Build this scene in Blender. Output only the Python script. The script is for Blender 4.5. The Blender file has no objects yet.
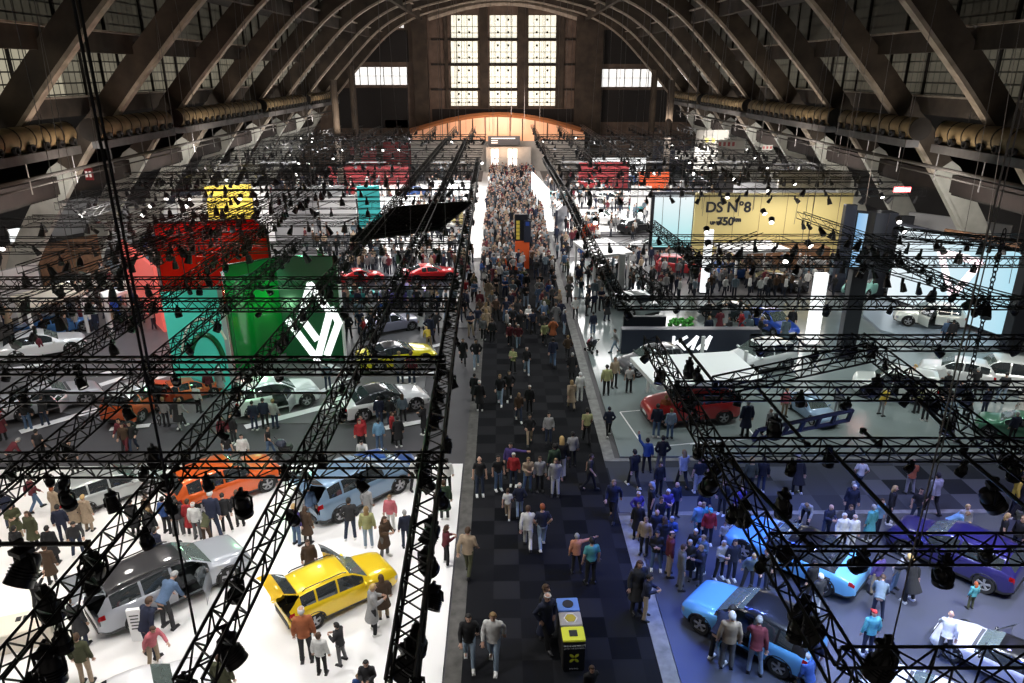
import bpy, bmesh, math, random
from mathutils import Vector, Matrix
random.seed(7)
SC = bpy.context.scene
COL = SC.collection
PI = math.pi
# ------------------------------------------------------------------ camera
H = 16.5; F = 720.0
TH = math.atan(269.5 / F); CT, ST = math.cos(TH), math.sin(TH)
YAW = math.atan(11 / F * CT)
FW = Vector((math.sin(YAW) * CT, math.cos(YAW) * CT, -ST))
RT = Vector((math.cos(YAW), -math.sin(YAW), 0))
UP = RT.cross(FW)
CAM = Vector((0, 0, H))
cd = bpy.data.cameras.new('camera'); cam = bpy.data.objects.new('camera', cd); COL.objects.link(cam)
cd.sensor_width = 36; cd.lens = 36 * F / 1024; cd.clip_end = 500; cd.clip_start = .1
cam.matrix_world = Matrix((( RT.x, UP.x, -FW.x, 0), (RT.y, UP.y, -FW.y, 0), (RT.z, UP.z, -FW.z, H), (0, 0, 0, 1)))
SC.camera = cam
SC.view_settings.view_transform = 'Standard'; SC.view_settings.look = 'None'
SC.view_settings.gamma = 1; SC.view_settings.use_curve_mapping = False
SC.view_settings.exposure = 0.0

def ray(px, py):
    return FW + RT * ((px - 512) / F) - UP * ((py - 341.5) / F)
def G(px, py, z=0.0):                       # photo measurement -> point on the level z
    d = ray(px, py); return CAM + d * ((z - H) / d.z)
def PL(px, py, Y):                          # photo measurement -> point on the cross plane y = Y
    d = ray(px, py); return CAM + d * (Y / d.y)
def proj(P):
    v = Vector(P) - CAM; z = v.dot(FW)
    return (512 + F * v.dot(RT) / z, 341.5 - F * v.dot(UP) / z)
def ztop(P, py):                            # height above the ground point P that is seen at row py
    lo, hi = -5.0, 30.0
    for _ in range(40):
        m = (lo + hi) / 2
        if proj((P[0], P[1], m))[1] > py: lo = m
        else: hi = m
    return lo

# ------------------------------------------------------------------ materials
def nm(name):
    m = bpy.data.materials.new(name); m.use_nodes = True
    return m, m.node_tree.nodes, m.node_tree.links, m.node_tree.nodes['Principled BSDF']
def mat(name, col, rough=.5, metal=0, emit=0, ecol=None, noise=0, scale=4, coat=0, bump=0):
    m, N, L, b = nm(name)
    b.inputs['Base Color'].default_value = (*col, 1)
    b.inputs['Roughness'].default_value = rough; b.inputs['Metallic'].default_value = metal
    b.inputs['Coat Weight'].default_value = coat; b.inputs['Coat Roughness'].default_value = .05
    if emit:
        b.inputs['Emission Color'].default_value = (*(ecol or col), 1); b.inputs['Emission Strength'].default_value = emit
    if noise:
        g = N.new('ShaderNodeNewGeometry'); t = N.new('ShaderNodeTexNoise'); t.inputs['Scale'].default_value = scale; t.inputs['Detail'].default_value = 5
        L.new(g.outputs['Position'], t.inputs['Vector'])
        r = N.new('ShaderNodeValToRGB'); L.new(t.outputs['Fac'], r.inputs['Fac'])
        r.color_ramp.elements[0].position = .3; r.color_ramp.elements[1].position = .7
        r.color_ramp.elements[0].color = (*[c * (1 - noise) for c in col], 1); r.color_ramp.elements[1].color = (*[min(1, c * (1 + noise)) for c in col], 1)
        L.new(r.outputs['Color'], b.inputs['Base Color'])
        if bump:
            bp = N.new('ShaderNodeBump'); bp.inputs['Strength'].default_value = bump; L.new(t.outputs['Fac'], bp.inputs['Height']); L.new(bp.outputs['Normal'], b.inputs['Normal'])
    return m
def objmat(name, rough, metal=0, coat=0, weave=0):          # colour set on each object
    m, N, L, b = nm(name)
    o = N.new('ShaderNodeObjectInfo'); out = o.outputs['Color']
    if weave:
        t = N.new('ShaderNodeTexNoise'); t.inputs['Scale'].default_value = 14
        tc = N.new('ShaderNodeTexCoord'); L.new(tc.outputs['Object'], t.inputs['Vector'])
        mx = N.new('ShaderNodeMix'); mx.data_type = 'RGBA'; mx.blend_type = 'MULTIPLY'; mx.inputs['Factor'].default_value = weave
        L.new(out, mx.inputs['A']); L.new(t.outputs['Fac'], mx.inputs['B']); out = mx.outputs['Result']
    L.new(out, b.inputs['Base Color']); b.inputs['Roughness'].default_value = rough; b.inputs['Metallic'].default_value = metal
    b.inputs['Coat Weight'].default_value = coat; b.inputs['Coat Roughness'].default_value = .04
    return m
def glassmat(name, tint, gloss=.12, alpha=.6):
    m = bpy.data.materials.new(name); m.use_nodes = True; N, L = m.node_tree.nodes, m.node_tree.links
    N.clear(); out = N.new('ShaderNodeOutputMaterial')
    tr = N.new('ShaderNodeBsdfTransparent'); tr.inputs['Color'].default_value = (*tint, 1)
    gl = N.new('ShaderNodeBsdfGlossy'); gl.inputs['Roughness'].default_value = .03; gl.inputs['Color'].default_value = (.9, .95, 1, 1)
    df = N.new('ShaderNodeBsdfDiffuse'); df.inputs['Color'].default_value = (*[c * .5 for c in tint], 1)
    m1 = N.new('ShaderNodeMixShader'); m1.inputs[0].default_value = 1 - alpha
    L.new(df.outputs[0], m1.inputs[1]); L.new(tr.outputs[0], m1.inputs[2])
    m2 = N.new('ShaderNodeMixShader'); m2.inputs[0].default_value = gloss
    L.new(m1.outputs[0], m2.inputs[1]); L.new(gl.outputs[0], m2.inputs[2]); L.new(m2.outputs[0], out.inputs[0])
    return m
def tilemat(name, size, lo, hi, ox, oy, rough=.85, odd=None):
    m, N, L, b = nm(name)
    g = N.new('ShaderNodeNewGeometry'); a = N.new('ShaderNodeVectorMath'); a.operation = 'ADD'; a.inputs[1].default_value = (ox, oy, 0)
    s = N.new('ShaderNodeVectorMath'); s.operation = 'SCALE'; s.inputs['Scale'].default_value = 1 / size
    fl = N.new('ShaderNodeVectorMath'); fl.operation = 'FLOOR'
    L.new(g.outputs['Position'], a.inputs[0]); L.new(a.outputs[0], s.inputs[0])
    mz = N.new('ShaderNodeVectorMath'); mz.operation = 'MULTIPLY'; mz.inputs[1].default_value = (1, 1, 0)
    L.new(s.outputs[0], mz.inputs[0]); L.new(mz.outputs[0], fl.inputs[0])
    w = N.new('ShaderNodeTexWhiteNoise'); w.noise_dimensions = '2D'; L.new(fl.outputs[0], w.inputs['Vector'])
    ck = N.new('ShaderNodeTexChecker'); ck.inputs['Scale'].default_value = 1
    h = N.new('ShaderNodeVectorMath'); h.operation = 'ADD'; h.inputs[1].default_value = (.5, .5, .5); L.new(fl.outputs[0], h.inputs[0]); L.new(h.outputs[0], ck.inputs['Vector'])
    ad = N.new('ShaderNodeMath'); ad.operation = 'MULTIPLY_ADD'; ad.inputs[1].default_value = .6
    hf = N.new('ShaderNodeMath'); hf.operation = 'MULTIPLY'; hf.inputs[1].default_value = .4
    L.new(ck.outputs['Fac'], hf.inputs[0]); L.new(w.outputs['Value'], ad.inputs[0]); L.new(hf.outputs[0], ad.inputs[2])
    r = N.new('ShaderNodeValToRGB'); L.new(ad.outputs[0], r.inputs['Fac'])
    r.color_ramp.elements[0].color = (*lo, 1); r.color_ramp.elements[1].color = (*hi, 1)
    t = N.new('ShaderNodeTexNoise'); t.inputs['Scale'].default_value = 60; L.new(g.outputs['Position'], t.inputs['Vector'])
    bp = N.new('ShaderNodeBump'); bp.inputs['Strength'].default_value = .3; L.new(t.outputs['Fac'], bp.inputs['Height']); L.new(bp.outputs['Normal'], b.inputs['Normal'])
    L.new(r.outputs['Color'], b.inputs['Base Color']); b.inputs['Roughness'].default_value = rough; b.inputs['Specular IOR Level'].default_value = .08
    return m
def glazemat(name, emit, col, sx, sz, axis):               # window panes with bars between, lit by the daylight outside
    m, N, L, b = nm(name)
    g = N.new('ShaderNodeNewGeometry'); sp = N.new('ShaderNodeSeparateXYZ'); L.new(g.outputs['Position'], sp.inputs[0])
    cb = N.new('ShaderNodeCombineXYZ'); L.new(sp.outputs[axis], cb.inputs[0]); L.new(sp.outputs['Z'], cb.inputs[1])
    br = N.new('ShaderNodeTexBrick'); br.offset = 0; br.inputs['Scale'].default_value = 1; br.inputs['Brick Width'].default_value = sx; br.inputs['Row Height'].default_value = sz
    br.inputs['Mortar Size'].default_value = .05; br.inputs['Mortar Smooth'].default_value = 0
    br.inputs['Color1'].default_value = (*col, 1); br.inputs['Color2'].default_value = (*[c * .75 for c in col], 1); br.inputs['Mortar'].default_value = (.005, .005, .005, 1)
    L.new(cb.outputs[0], br.inputs['Vector']); L.new(br.outputs['Color'], b.inputs['Emission Color']); b.inputs['Emission Strength'].default_value = emit
    b.inputs['Base Color'].default_value = (.05, .05, .045, 1); b.inputs['Roughness'].default_value = .3
    return m
M = {}
M['steel'] = mat('black_powder_coated_metal', (.012, .012, .013), .45, .3)
M['wire'] = mat('steel_wire', (.16, .15, .15), .4, .6)
M['housing'] = mat('black_lamp_housing', (.014, .014, .016), .35, .1)
M['lens'] = mat('dark_glass_lens', (.02, .02, .025), .05, .2, coat=1)
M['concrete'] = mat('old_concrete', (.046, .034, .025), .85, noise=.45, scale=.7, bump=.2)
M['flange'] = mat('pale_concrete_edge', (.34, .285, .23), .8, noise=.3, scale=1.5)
M['legpaint'] = mat('light_painted_concrete', (.46, .46, .42), .7, noise=.12, scale=1.2)
M['dark'] = mat('dark_roof_boards', (.018, .015, .013), .9, noise=.4, scale=1)
M['brownwall'] = mat('brown_plaster', (.13, .092, .072), .9, noise=.25, scale=.8)
M['darkwall'] = mat('dark_wall', (.02, .018, .018), .9)
M['palewall'] = mat('pale_panel', (.3, .29, .27), .7, noise=.08, scale=1)
M['kerb'] = mat('grey_stone_strip', (.075, .072, .066), .8, noise=.35, scale=3)
M['kerbp'] = mat('pale_stone_strip', (.18, .18, .175), .8, noise=.3, scale=3)
M['floor'] = mat('grey_hall_floor', (.052, .049, .054), .55, noise=.15, scale=.6)
M['white_floor'] = mat('white_glossy_floor', (.80, .79, .78), .3, noise=.03, scale=.4)
M['grey_floor'] = mat('mid_grey_floor', (.115, .112, .116), .4, noise=.08, scale=.5)
M['kia_floor'] = mat('green_grey_gloss_floor', (.2, .235, .235), .14, noise=.08, scale=.5)
M['blue_floor'] = mat('slate_stand_floor', (.05, .053, .068), .3, noise=.1, scale=.5)
M['line'] = mat('white_floor_line', (.75, .75, .75), .5)
M['white'] = mat('white_laminate', (.82, .82, .82), .4)
M['whiteroof'] = mat('white_stretched_canopy', (.86, .86, .86), .6)
M['black'] = mat('black_laminate', (.014, .016, .022), .35)
M['navy'] = mat('navy_laminate', (.03, .035, .055), .3)
M['orange'] = mat('orange_panel', (.75, .11, .025), .5)
M['red'] = mat('red_panel', (.2, .018, .022), .4)
M['yellow'] = mat('yellow_panel', (.78, .62, .1), .5)
M['dsyellow'] = mat('pale_gold_wall', (.62, .52, .22), .6)
M['teal'] = mat('teal_panel', (.05, .5, .5), .4)
M['plant'] = mat('green_leaf_mat', (.07, .33, .05), .8, noise=.5, scale=8, bump=.6)
M['skin'] = mat('skin', (.5, .3, .22), .6)
M['eye'] = mat('dark_eye', (.02, .015, .012), .2)
M['lip'] = mat('lip', (.4, .14, .12), .5)
M['fabric'] = objmat('woven_cloth', .9, weave=.35)
M['hair'] = objmat('hair', .7)
M['leather'] = objmat('shoe_leather', .5)
M['paint'] = objmat('car_paint', .28, .25, 1)
M['rubber'] = mat('tyre_rubber', (.012, .012, .012), .8)
M['alloy'] = mat('alloy_rim', (.42, .42, .44), .35, .35)
M['trimb'] = mat('black_plastic_trim', (.013, .013, .014), .5)
M['tint'] = glassmat('tinted_car_glass', (.10, .12, .13), .13, .55)
M['clear'] = glassmat('car_windscreen_glass', (.5, .62, .58), .16, .35)
M['headlamp'] = mat('headlamp_glass', (.55, .6, .65), .08, .2, coat=1)
M['taillamp'] = mat('red_tail_lamp', (.45, .01, .015), .15, coat=1)
M['interior'] = mat('car_upholstery', (.05, .05, .055), .8)
M['plate'] = mat('number_plate', (.7, .7, .68), .5)

# ------------------------------------------------------------------ object helpers
def link(name, bm, m, parent=None, smooth=None):
    me = bpy.data.meshes.new(name); bm.to_mesh(me); bm.free()
    return linkme(name, me, m, parent, smooth)
def linkme(name, me, m, parent=None, smooth=None):
    if m is not None and not me.materials:
        for x in (m if isinstance(m, (list, tuple)) else [m]): me.materials.append(x)
    if smooth is not None:
        for p in me.polygons: p.use_smooth = True
        try: me.set_sharp_from_angle(angle=math.radians(smooth))
        except Exception: pass
    o = bpy.data.objects.new(name, me); COL.objects.link(o)
    if parent: o.parent = parent
    return o
def tag(o, label, cat, group=None, kind=None):
    o['label'] = label; o['category'] = cat
    if group: o['group'] = group
    if kind: o['kind'] = kind
    return o
def thing(name, label, cat, loc, rz=0, group=None, sc=1):
    o = bpy.data.objects.new(name, None); COL.objects.link(o); o.empty_display_size = .2
    o.location = loc; o.rotation_euler = (0, 0, rz); o.scale = (sc,) * 3
    return tag(o, label, cat, group)
def struct(name, bm, m, smooth=None):
    o = link(name, bm, m, None, smooth); o['kind'] = 'structure'; return o
def B(): return bmesh.new()
def box(bm, c, s, rz=0, mi=0, R=None):
    r = bmesh.ops.create_cube(bm, size=1)
    mt = Matrix.Translation(c) @ (R if R is not None else Matrix.Rotation(rz, 4, 'Z')) @ Matrix.Diagonal((*s, 1))
    bmesh.ops.transform(bm, matrix=mt, verts=r['verts'])
    if mi:
        for v in r['verts']:
            for f in v.link_faces: f.material_index = mi
    return r['verts']
def bevel(bm, w=.02, seg=2):
    bmesh.ops.bevel(bm, geom=bm.edges[:], offset=w, segments=seg, affect='EDGES', clamp_overlap=True)
def prism(bm, pts, z0, z1, mi=0):           # level outline lifted from z0 to z1
    a = [bm.verts.new((p[0], p[1], z0)) for p in pts]; b = [bm.verts.new((p[0], p[1], z1)) for p in pts]
    n = len(pts); fs = [bm.faces.new(a[::-1]), bm.faces.new(b)]
    for i in range(n): fs.append(bm.faces.new((a[i], a[(i + 1) % n], b[(i + 1) % n], b[i])))
    for f in fs: f.material_index = mi
    bmesh.ops.recalc_face_normals(bm, faces=fs)
def tube(bm, pts, rads, n=8, cap=True, mi=0, sx=None, flat=None):
    """rings along a path; rads a number or one per point (or (rx, ry)); rounded ends"""
    pts = [Vector(p) for p in pts]
    if not isinstance(rads, (list, tuple)): rads = [rads] * len(pts)
    rads = [r if isinstance(r, (tuple, list)) else (r, r) for r in rads]
    if cap == 'round':
        d0 = (pts[0] - pts[1]).normalized(); d1 = (pts[-1] - pts[-2]).normalized()
        r0, r1 = min(rads[0]), min(rads[-1])
        pts = [pts[0] + d0 * r0 * .75, ] + pts + [pts[-1] + d1 * r1 * .75]
        rads = [(rads[0][0] * .6, rads[0][1] * .6)] + rads + [(rads[-1][0] * .6, rads[-1][1] * .6)]
    rings = []; side = Vector(sx) if sx else None
    for i, p in enumerate(pts):
        t = (pts[min(i + 1, len(pts) - 1)] - pts[max(i - 1, 0)]).normalized()
        if side is None:
            side = t.cross(Vector((0, 0, 1)));
            if side.length < .1: side = Vector((1, 0, 0))
        s = (side - t * side.dot(t)).normalized(); u = t.cross(s); side = s
        rings.append([bm.verts.new(p + s * (rads[i][0] * math.cos(2 * PI * k / n)) + u * (rads[i][1] * math.sin(2 * PI * k / n))) for k in range(n)])
    fs = []
    for a, b in zip(rings, rings[1:]):
        for k in range(n): fs.append(bm.faces.new((a[k], a[(k + 1) % n], b[(k + 1) % n], b[k])))
    if cap: fs += [bm.faces.new(rings[0][::-1]), bm.faces.new(rings[-1])]
    for f in fs: f.material_index = mi
    return fs
def ball(bm, c, s, seg=12, ring=8, R=None):
    r = bmesh.ops.create_uvsphere(bm, u_segments=seg, v_segments=ring, radius=1)
    mt = Matrix.Translation(c) @ (R if R is not None else Matrix.Identity(4)) @ Matrix.Diagonal((*s, 1))
    bmesh.ops.transform(bm, matrix=mt, verts=r['verts']); return r['verts']
def lathe(bm, prof, n=20, axis='Y', mi=0, cap=True):
    rings = []
    for r, h in prof:
        ring = []
        for k in range(n):
            a = 2 * PI * k / n; x, z = r * math.cos(a), r * math.sin(a)
            ring.append(bm.verts.new((x, h, z) if axis == 'Y' else (x, z, h)))
        rings.append(ring)
    fs = []
    for a, b in zip(rings, rings[1:]):
        for k in range(n): fs.append(bm.faces.new((a[k], a[(k + 1) % n], b[(k + 1) % n], b[k])))
    if cap and prof[0][0] > 1e-4: fs.append(bm.faces.new(rings[0]))
    if cap and prof[-1][0] > 1e-4: fs.append(bm.faces.new(rings[-1][::-1]))
    for f in fs: f.material_index = mi
    bmesh.ops.recalc_face_normals(bm, faces=fs)
def textmesh(s, size, depth=.02, bold=0):
    c = bpy.data.curves.new('t', 'FONT'); c.body = s; c.offset = bold; c.size = size; c.extrude = depth; c.align_x = 'CENTER'; c.align_y = 'CENTER'
    o = bpy.data.objects.new('t', c); COL.objects.link(o)
    dg = bpy.context.evaluated_depsgraph_get(); me = bpy.data.meshes.new_from_object(o.evaluated_get(dg))
    bpy.data.objects.remove(o); bpy.data.curves.remove(c); return me
def lamp(kind, loc, energy, col=(1, 1, 1), size=1.0, target=None, angle=100, blend=.6, size_y=None):
    l = bpy.data.lights.new('lamp_light', kind); l.energy = energy; l.color = col
    if kind == 'AREA':
        l.size = size
        if size_y: l.shape = 'RECTANGLE'; l.size_y = size_y
    elif kind == 'SPOT': l.spot_size = math.radians(angle); l.spot_blend = blend; l.shadow_soft_size = size
    else: l.shadow_soft_size = size
    o = bpy.data.objects.new('lamp_light', l); COL.objects.link(o); o.location = loc
    if target is not None: o.rotation_euler = (Vector(target) - Vector(loc)).to_track_quat('-Z', 'Y').to_euler()
    return o
# ------------------------------------------------------------------ the hall
CX = .5
M['railm'] = mat('dull_painted_rail', (.05, .043, .038), .7)
M['gallery'] = mat('dark_brown_gallery_front', (.026, .018, .016), .9, noise=.25, scale=.8)
def slab(name, x0, x1, y0, y1, z0, z1, m):
    bm = B(); box(bm, ((x0 + x1) / 2, (y0 + y1) / 2, (z0 + z1) / 2), (abs(x1 - x0), abs(y1 - y0), abs(z1 - z0))); return struct(name, bm, m)
YB, YF = -12, 136.5
slab('floor', -54, 55, YB, YF + 1, -.3, 0, M['floor'])
def pad(name, pts, z, m, base=0.0, t=None):
    bm = B(); P = [G(x, y, z) for x, y in pts]
    # order made counter-clockwise
    ar = sum(P[i].x * P[(i + 1) % len(P)].y - P[(i + 1) % len(P)].x * P[i].y for i in range(len(P)))
    if ar < 0: P = P[::-1]
    prism(bm, P, base, z); return struct(name, bm, m)
# aisle carpet: x between the two stone strips
xl, xr = G(461, 683).x, G(663, 683).x
TILE = (xr - xl) / 6.5
M['carpet'] = tilemat('carpet_tiles', TILE, (.0025, .003, .0042), (.018, .0185, .021), -xl, .2)
M['carpet_cross'] = tilemat('carpet_tiles_cross_aisle', TILE * 1.3, (.014, .016, .019), (.095, .10, .11), 0, 0)
XR2 = G(600, 459).x
slab('floor_aisle_carpet', xl, xr, 0, 132, 0, .012, M['carpet'])
slab('trim_aisle_strip', xl - .48, xl, 0, 132, 0, .02, M['kerb'])
yc0, yc1 = G(700, 512).y, G(700, 461).y
slab('trim_aisle_strip.001', xr, xr + .5, 0, yc0 - .25, 0, .03, M['kerbp'])
slab('trim_aisle_strip.002', xr, xr + .5, yc1, 90, 0, .03, M['kerbp'])
slab('floor_cross_carpet', xr, 42, yc0, yc1, 0, .012, M['carpet_cross'])
slab('trim_cross_strip', xr + .5, 42, yc0 - .25, yc0, 0, .03, M['kerbp'])
slab('trim_cross_strip.001', xr + .5, 42, yc1, yc1 + .25, 0, .03, M['kerbp'])
# stand floors
XS = xl - .55
yw = G(300, 466).y
slab('floor_white_stand', -34, XS, 8, yw, 0, .06, M['white_floor'])
bm = B(); prism(bm, [G(0, 330), G(0, 402), G(120, 424), G(420, 424), G(432, 330)], 0, .05); struct('floor_left_stand', bm, M['grey_floor'])
# white bars on the left stand floor
k = 0
for (a, b, w) in [((20, 432), (98, 409), .5), ((245, 427), (335, 404), .5), ((100, 385), (125, 377), .5), ((316, 360), (350, 374), .4), ((95, 376), (120, 369), .4), ((110, 429), (150, 425), .4), ((318, 393), (348, 378), .35), ((385, 428), (424, 421), .4), ((400, 378), (440, 372), .4), ((410, 352), (442, 344), .4), ((0, 370), (60, 362), .35), ((120, 390), (190, 368), .35)]:
    A, C = G(*a, .055), G(*b, .055); d = (C - A); L_ = d.length; bm = B(); box(bm, ((A + C) / 2)[:], (L_, w, .01), math.atan2(d.y, d.x)); struct('trim_floor_bar.%03d' % k, bm, M['line']); k += 1
slab('floor_blue_stand', xr + .52, 40, 6, yc0 - .3, 0, .05, M['blue_floor'])
yk0, yk1 = yc1 + .3, G(600, 300).y
slab('floor_glossy_stand', xr + .75, 40, yk0, yk1, 0, .09, M['kia_floor'])
for a, b in [((620, 412), (640, 441)), ((620, 412), (655, 409)), ((654, 447), (735, 439)), ((744, 423), (758, 440)), ((690, 444), (770, 437))]:
    A, C = G(*a, .095), G(*b, .095); d = C - A; bm = B(); box(bm, ((A + C) / 2)[:], (d.length, .07, .008), math.atan2(d.y, d.x)); struct('trim_floor_line.%03d' % k, bm, M['line']); k += 1
# far stand floors
for i, (x0, x1, p0, p1, c) in enumerate([(-30, XS, 328, 292, 'grey_floor'), (-15, XS, 288, 262, 'blue_floor'), (-14, XS, 258, 226, 'white_floor'), (-30, -15.5, 284, 240, 'grey_floor'), (-30, XS, 222, 200, 'white_floor'), (-30, XS, 197, 182, 'white_floor'), (-30, XS, 180, 168, 'grey_floor'),
        (xr + .8, 12, 298, 262, 'kia_floor'), (12.5, 22, 298, 262, 'grey_floor'), (xr + .8, 16, 258, 236, 'grey_floor'), (xr + .8, 30, 232, 210, 'white_floor'), (xr + .8, 30, 207, 192, 'white_floor'), (xr + .8, 30, 189, 170, 'grey_floor')]):
    slab('floor_far_stand.%03d' % i, x0, x1, G(500, p0).y, G(500, p1).y, 0, .04, M[c])
slab('floor_lit_strip', xr + .2, xr + 2.2, G(500, 232).y, G(500, 165).y, .03, .05, M['white_floor'])
slab('floor_lit_strip.001', XS - 1.4, XS, G(500, 240).y, G(500, 170).y, .03, .05, M['white_floor'])

# side walls, outer roof
for s, nme in ((-1, 'left'), (1, 'right')):
    X = CX + s * 48
    slab('wall_' + nme, X, X + s * .4, YB, YF, 0, 14.4, M['darkwall'])
    slab('ceiling_side_' + nme, CX + s * 31.2, X, YB, YF, 14.4, 14.8, M['dark'])
    tiers = [(31.5, 14.8, 18.4, 26.6), (26.6, 18.9, 22.3, 21.2), (21.2, 22.8, 25.6, 14.5), (14.5, 26.1, 28.0, 0)]
    for i, (xo, z0, z1, xi) in enumerate(tiers):
        xx = CX + s * xo
        slab('ceiling_tier_%s' % nme + '.%03d' % i, xx + s * .15, CX + s * xi, YB, YF, z1, z1 + .3, M['dark'])
        slab('trim_beam_%s' % nme + '.%03d' % i, xx - s * .55, xx, YB, YF, z0 - 1.25, z0 + .1, M['concrete'])
        slab('trim_beam_ledge_%s' % nme + '.%03d' % i, xx - s * .85, xx - s * .5, YB, YF, z0 - .02, z0 + .1, M['flange'])
        for kx in range(-1, 10):          # one strip of glazing per bay
            ya, yb_ = 32.5 + 11 * (kx - 1), min(32.5 + 11 * kx, YF)
            key = ('gl', s, i, kx)
            e = {0: (1.3 if (s < 0 and kx in (0, 1, 2)) else .5), 1: .10, 2: .05, 3: .03}[i] * (1 if s < 0 else .42)
            if s < 0 and i == 0 and kx <= 1: e *= 2.0
            mk = 'glaz%.3f' % e
            if mk not in M: M[mk] = glazemat('daylit_wired_glazing_%03d' % len(M), e * .34, (.95, .86, .62), .75, .75, 'Y')
            o = slab('window_%s_%d' % (nme, i) + '.%03d' % (kx + 1), xx - s * .02, xx + s * .06, ya, yb_, z0 + .1, z1, M[mk])
            for kk in range(1, 4):
                bm = B(); box(bm, (xx - s * .1, ya + (yb_ - ya) * kk / 4, (z0 + z1) / 2), (.16, .2, z1 - z0)); oo = link('mullion', bm, M['dark'], o)
    slab('trim_gallery_' + nme, CX + s * 33.2, CX + s * 34.4, YB, YF, 8.0, 9.3, M['gallery'])
    slab('floor_gallery_' + nme, CX + s * 33.4, X, YB, YF, 7.8, 8.0, M['dark'])

# ribs
PROF = [(0, 27.6), (5, 27.3), (9, 26.5), (14.4, 25), (19.4, 22.2), (25, 16.75), (28.4, 13.05), (30.1, 11.4), (32.6, 8.1), (36, 3.2), (37.6, 0)]
def smooth_prof(p, n=6):
    out = []
    for i in range(len(p) - 1):
        a = p[max(i - 1, 0)]; b = p[i]; c = p[i + 1]; d = p[min(i + 2, len(p) - 1)]
        if i == 0: a = (-p[1][0], p[1][1])
        for k in range(n):
            t = k / n
            out.append(tuple(.5 * (2 * b[j] + (c[j] - a[j]) * t + (2 * a[j] - 5 * b[j] + 4 * c[j] - d[j]) * t * t + (3 * b[j] - a[j] - 3 * c[j] + d[j]) * t ** 3) for j in (0, 1)))
    out.append(p[-1]); return out
half = smooth_prof(PROF)
full = [(-x, z) for x, z in half[:0:-1]] + half
def rib(y):
    bm = B(); n = len(full); inner, mid, outer = [], [], []
    for i, (x, z) in enumerate(full):
        a = full[max(i - 1, 0)]; b = full[min(i + 1, n - 1)]
        t = Vector((b[0] - a[0], 0, b[1] - a[1])).normalized(); nr = Vector((-t.z, 0, t.x))
        d = 1.75 if z > 13 else (1.6 if z > 9 else 1.9)
        p = Vector((CX + x, y, z)); inner.append(p); mid.append(p + nr * .24); outer.append(p + nr * d)
    def strip(A, C, w, lo_mat):
        ra = [[bm.verts.new(q + Vector((0, sy * w / 2, 0))) for sy in (-1, 1)] for q in A]
        rc = [[bm.verts.new(q + Vector((0, sy * w / 2, 0))) for sy in (-1, 1)] for q in C]
        for i in range(len(A) - 1):
            mi = lo_mat if (A[i].z + A[i + 1].z) / 2 > 9.3 else 2
            for q in ((ra[i][0], ra[i][1], ra[i + 1][1], ra[i + 1][0]), (rc[i][0], rc[i + 1][0], rc[i + 1][1], rc[i][1]), (ra[i][0], ra[i + 1][0], rc[i + 1][0], rc[i][0]), (ra[i][1], rc[i][1], rc[i + 1][1], ra[i + 1][1])):
                f = bm.faces.new(q); f.material_index = mi
        for r1, r2 in ((ra[0], rc[0]), (ra[-1], rc[-1])): bm.faces.new((r1[0], r1[1], r2[1], r2[0]))
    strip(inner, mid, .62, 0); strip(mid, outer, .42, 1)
    bmesh.ops.recalc_face_normals(bm, faces=bm.faces[:])
    return bm
for k in range(-1, 9):
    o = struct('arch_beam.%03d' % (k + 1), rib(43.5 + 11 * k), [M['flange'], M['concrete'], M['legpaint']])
    o['label'] = 'concrete arch rib spanning the hall with pale inner edge'

# far wall with window openings
def wall_holes(name, y, x0, x1, z0, z1, holes, m, t=.5):
    xs = sorted({x0, x1, *[h[0] for h in holes], *[h[1] for h in holes]}); zs = sorted({z0, z1, *[h[2] for h in holes], *[h[3] for h in holes]})
    bm = B()
    for xa, xb in zip(xs, xs[1:]):
        for za, zb in zip(zs, zs[1:]):
            cx, cz = (xa + xb) / 2, (za + zb) / 2
            if any(h[0] < cx < h[1] and h[2] < cz < h[3] for h in holes): continue
            box(bm, (cx, y + t / 2, cz), (xb - xa, t, zb - za))
    return struct(name, bm, m)
holes = []; wins = []
for (xa, xb) in ((450.5, 478), (489.5, 517), (528.5, 556)):
    for (ya, yb) in ((15, 38), (41, 63), (66, 88), (91, 106)):
        a, b = PL(xa, ya, YF), PL(xb, yb, YF); holes.append((a.x, b.x, b.z, a.z)); wins.append('big')
for (xa, xb, ya, yb) in ((331, 347, 68, 84), (351, 408, 67, 85), (601, 672, 69, 87), (676, 690, 68, 86), (397, 404, 19, 28)):
    a, b = PL(xa, ya, YF), PL(xb, yb, YF); holes.append((a.x, b.x, b.z, a.z)); wins.append('strip')
wall_holes('wall_far', YF, -49, 50, 0, 31, holes, M['brownwall'])
M['daywin'] = mat('daylit_frosted_pane', (.9, .9, .8), .4, emit=.86, ecol=(1, .96, .78))
M['daywin2'] = mat('daylit_pale_pane', (.9, .9, .9), .4, emit=1.0, ecol=(1, .99, .95))
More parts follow.
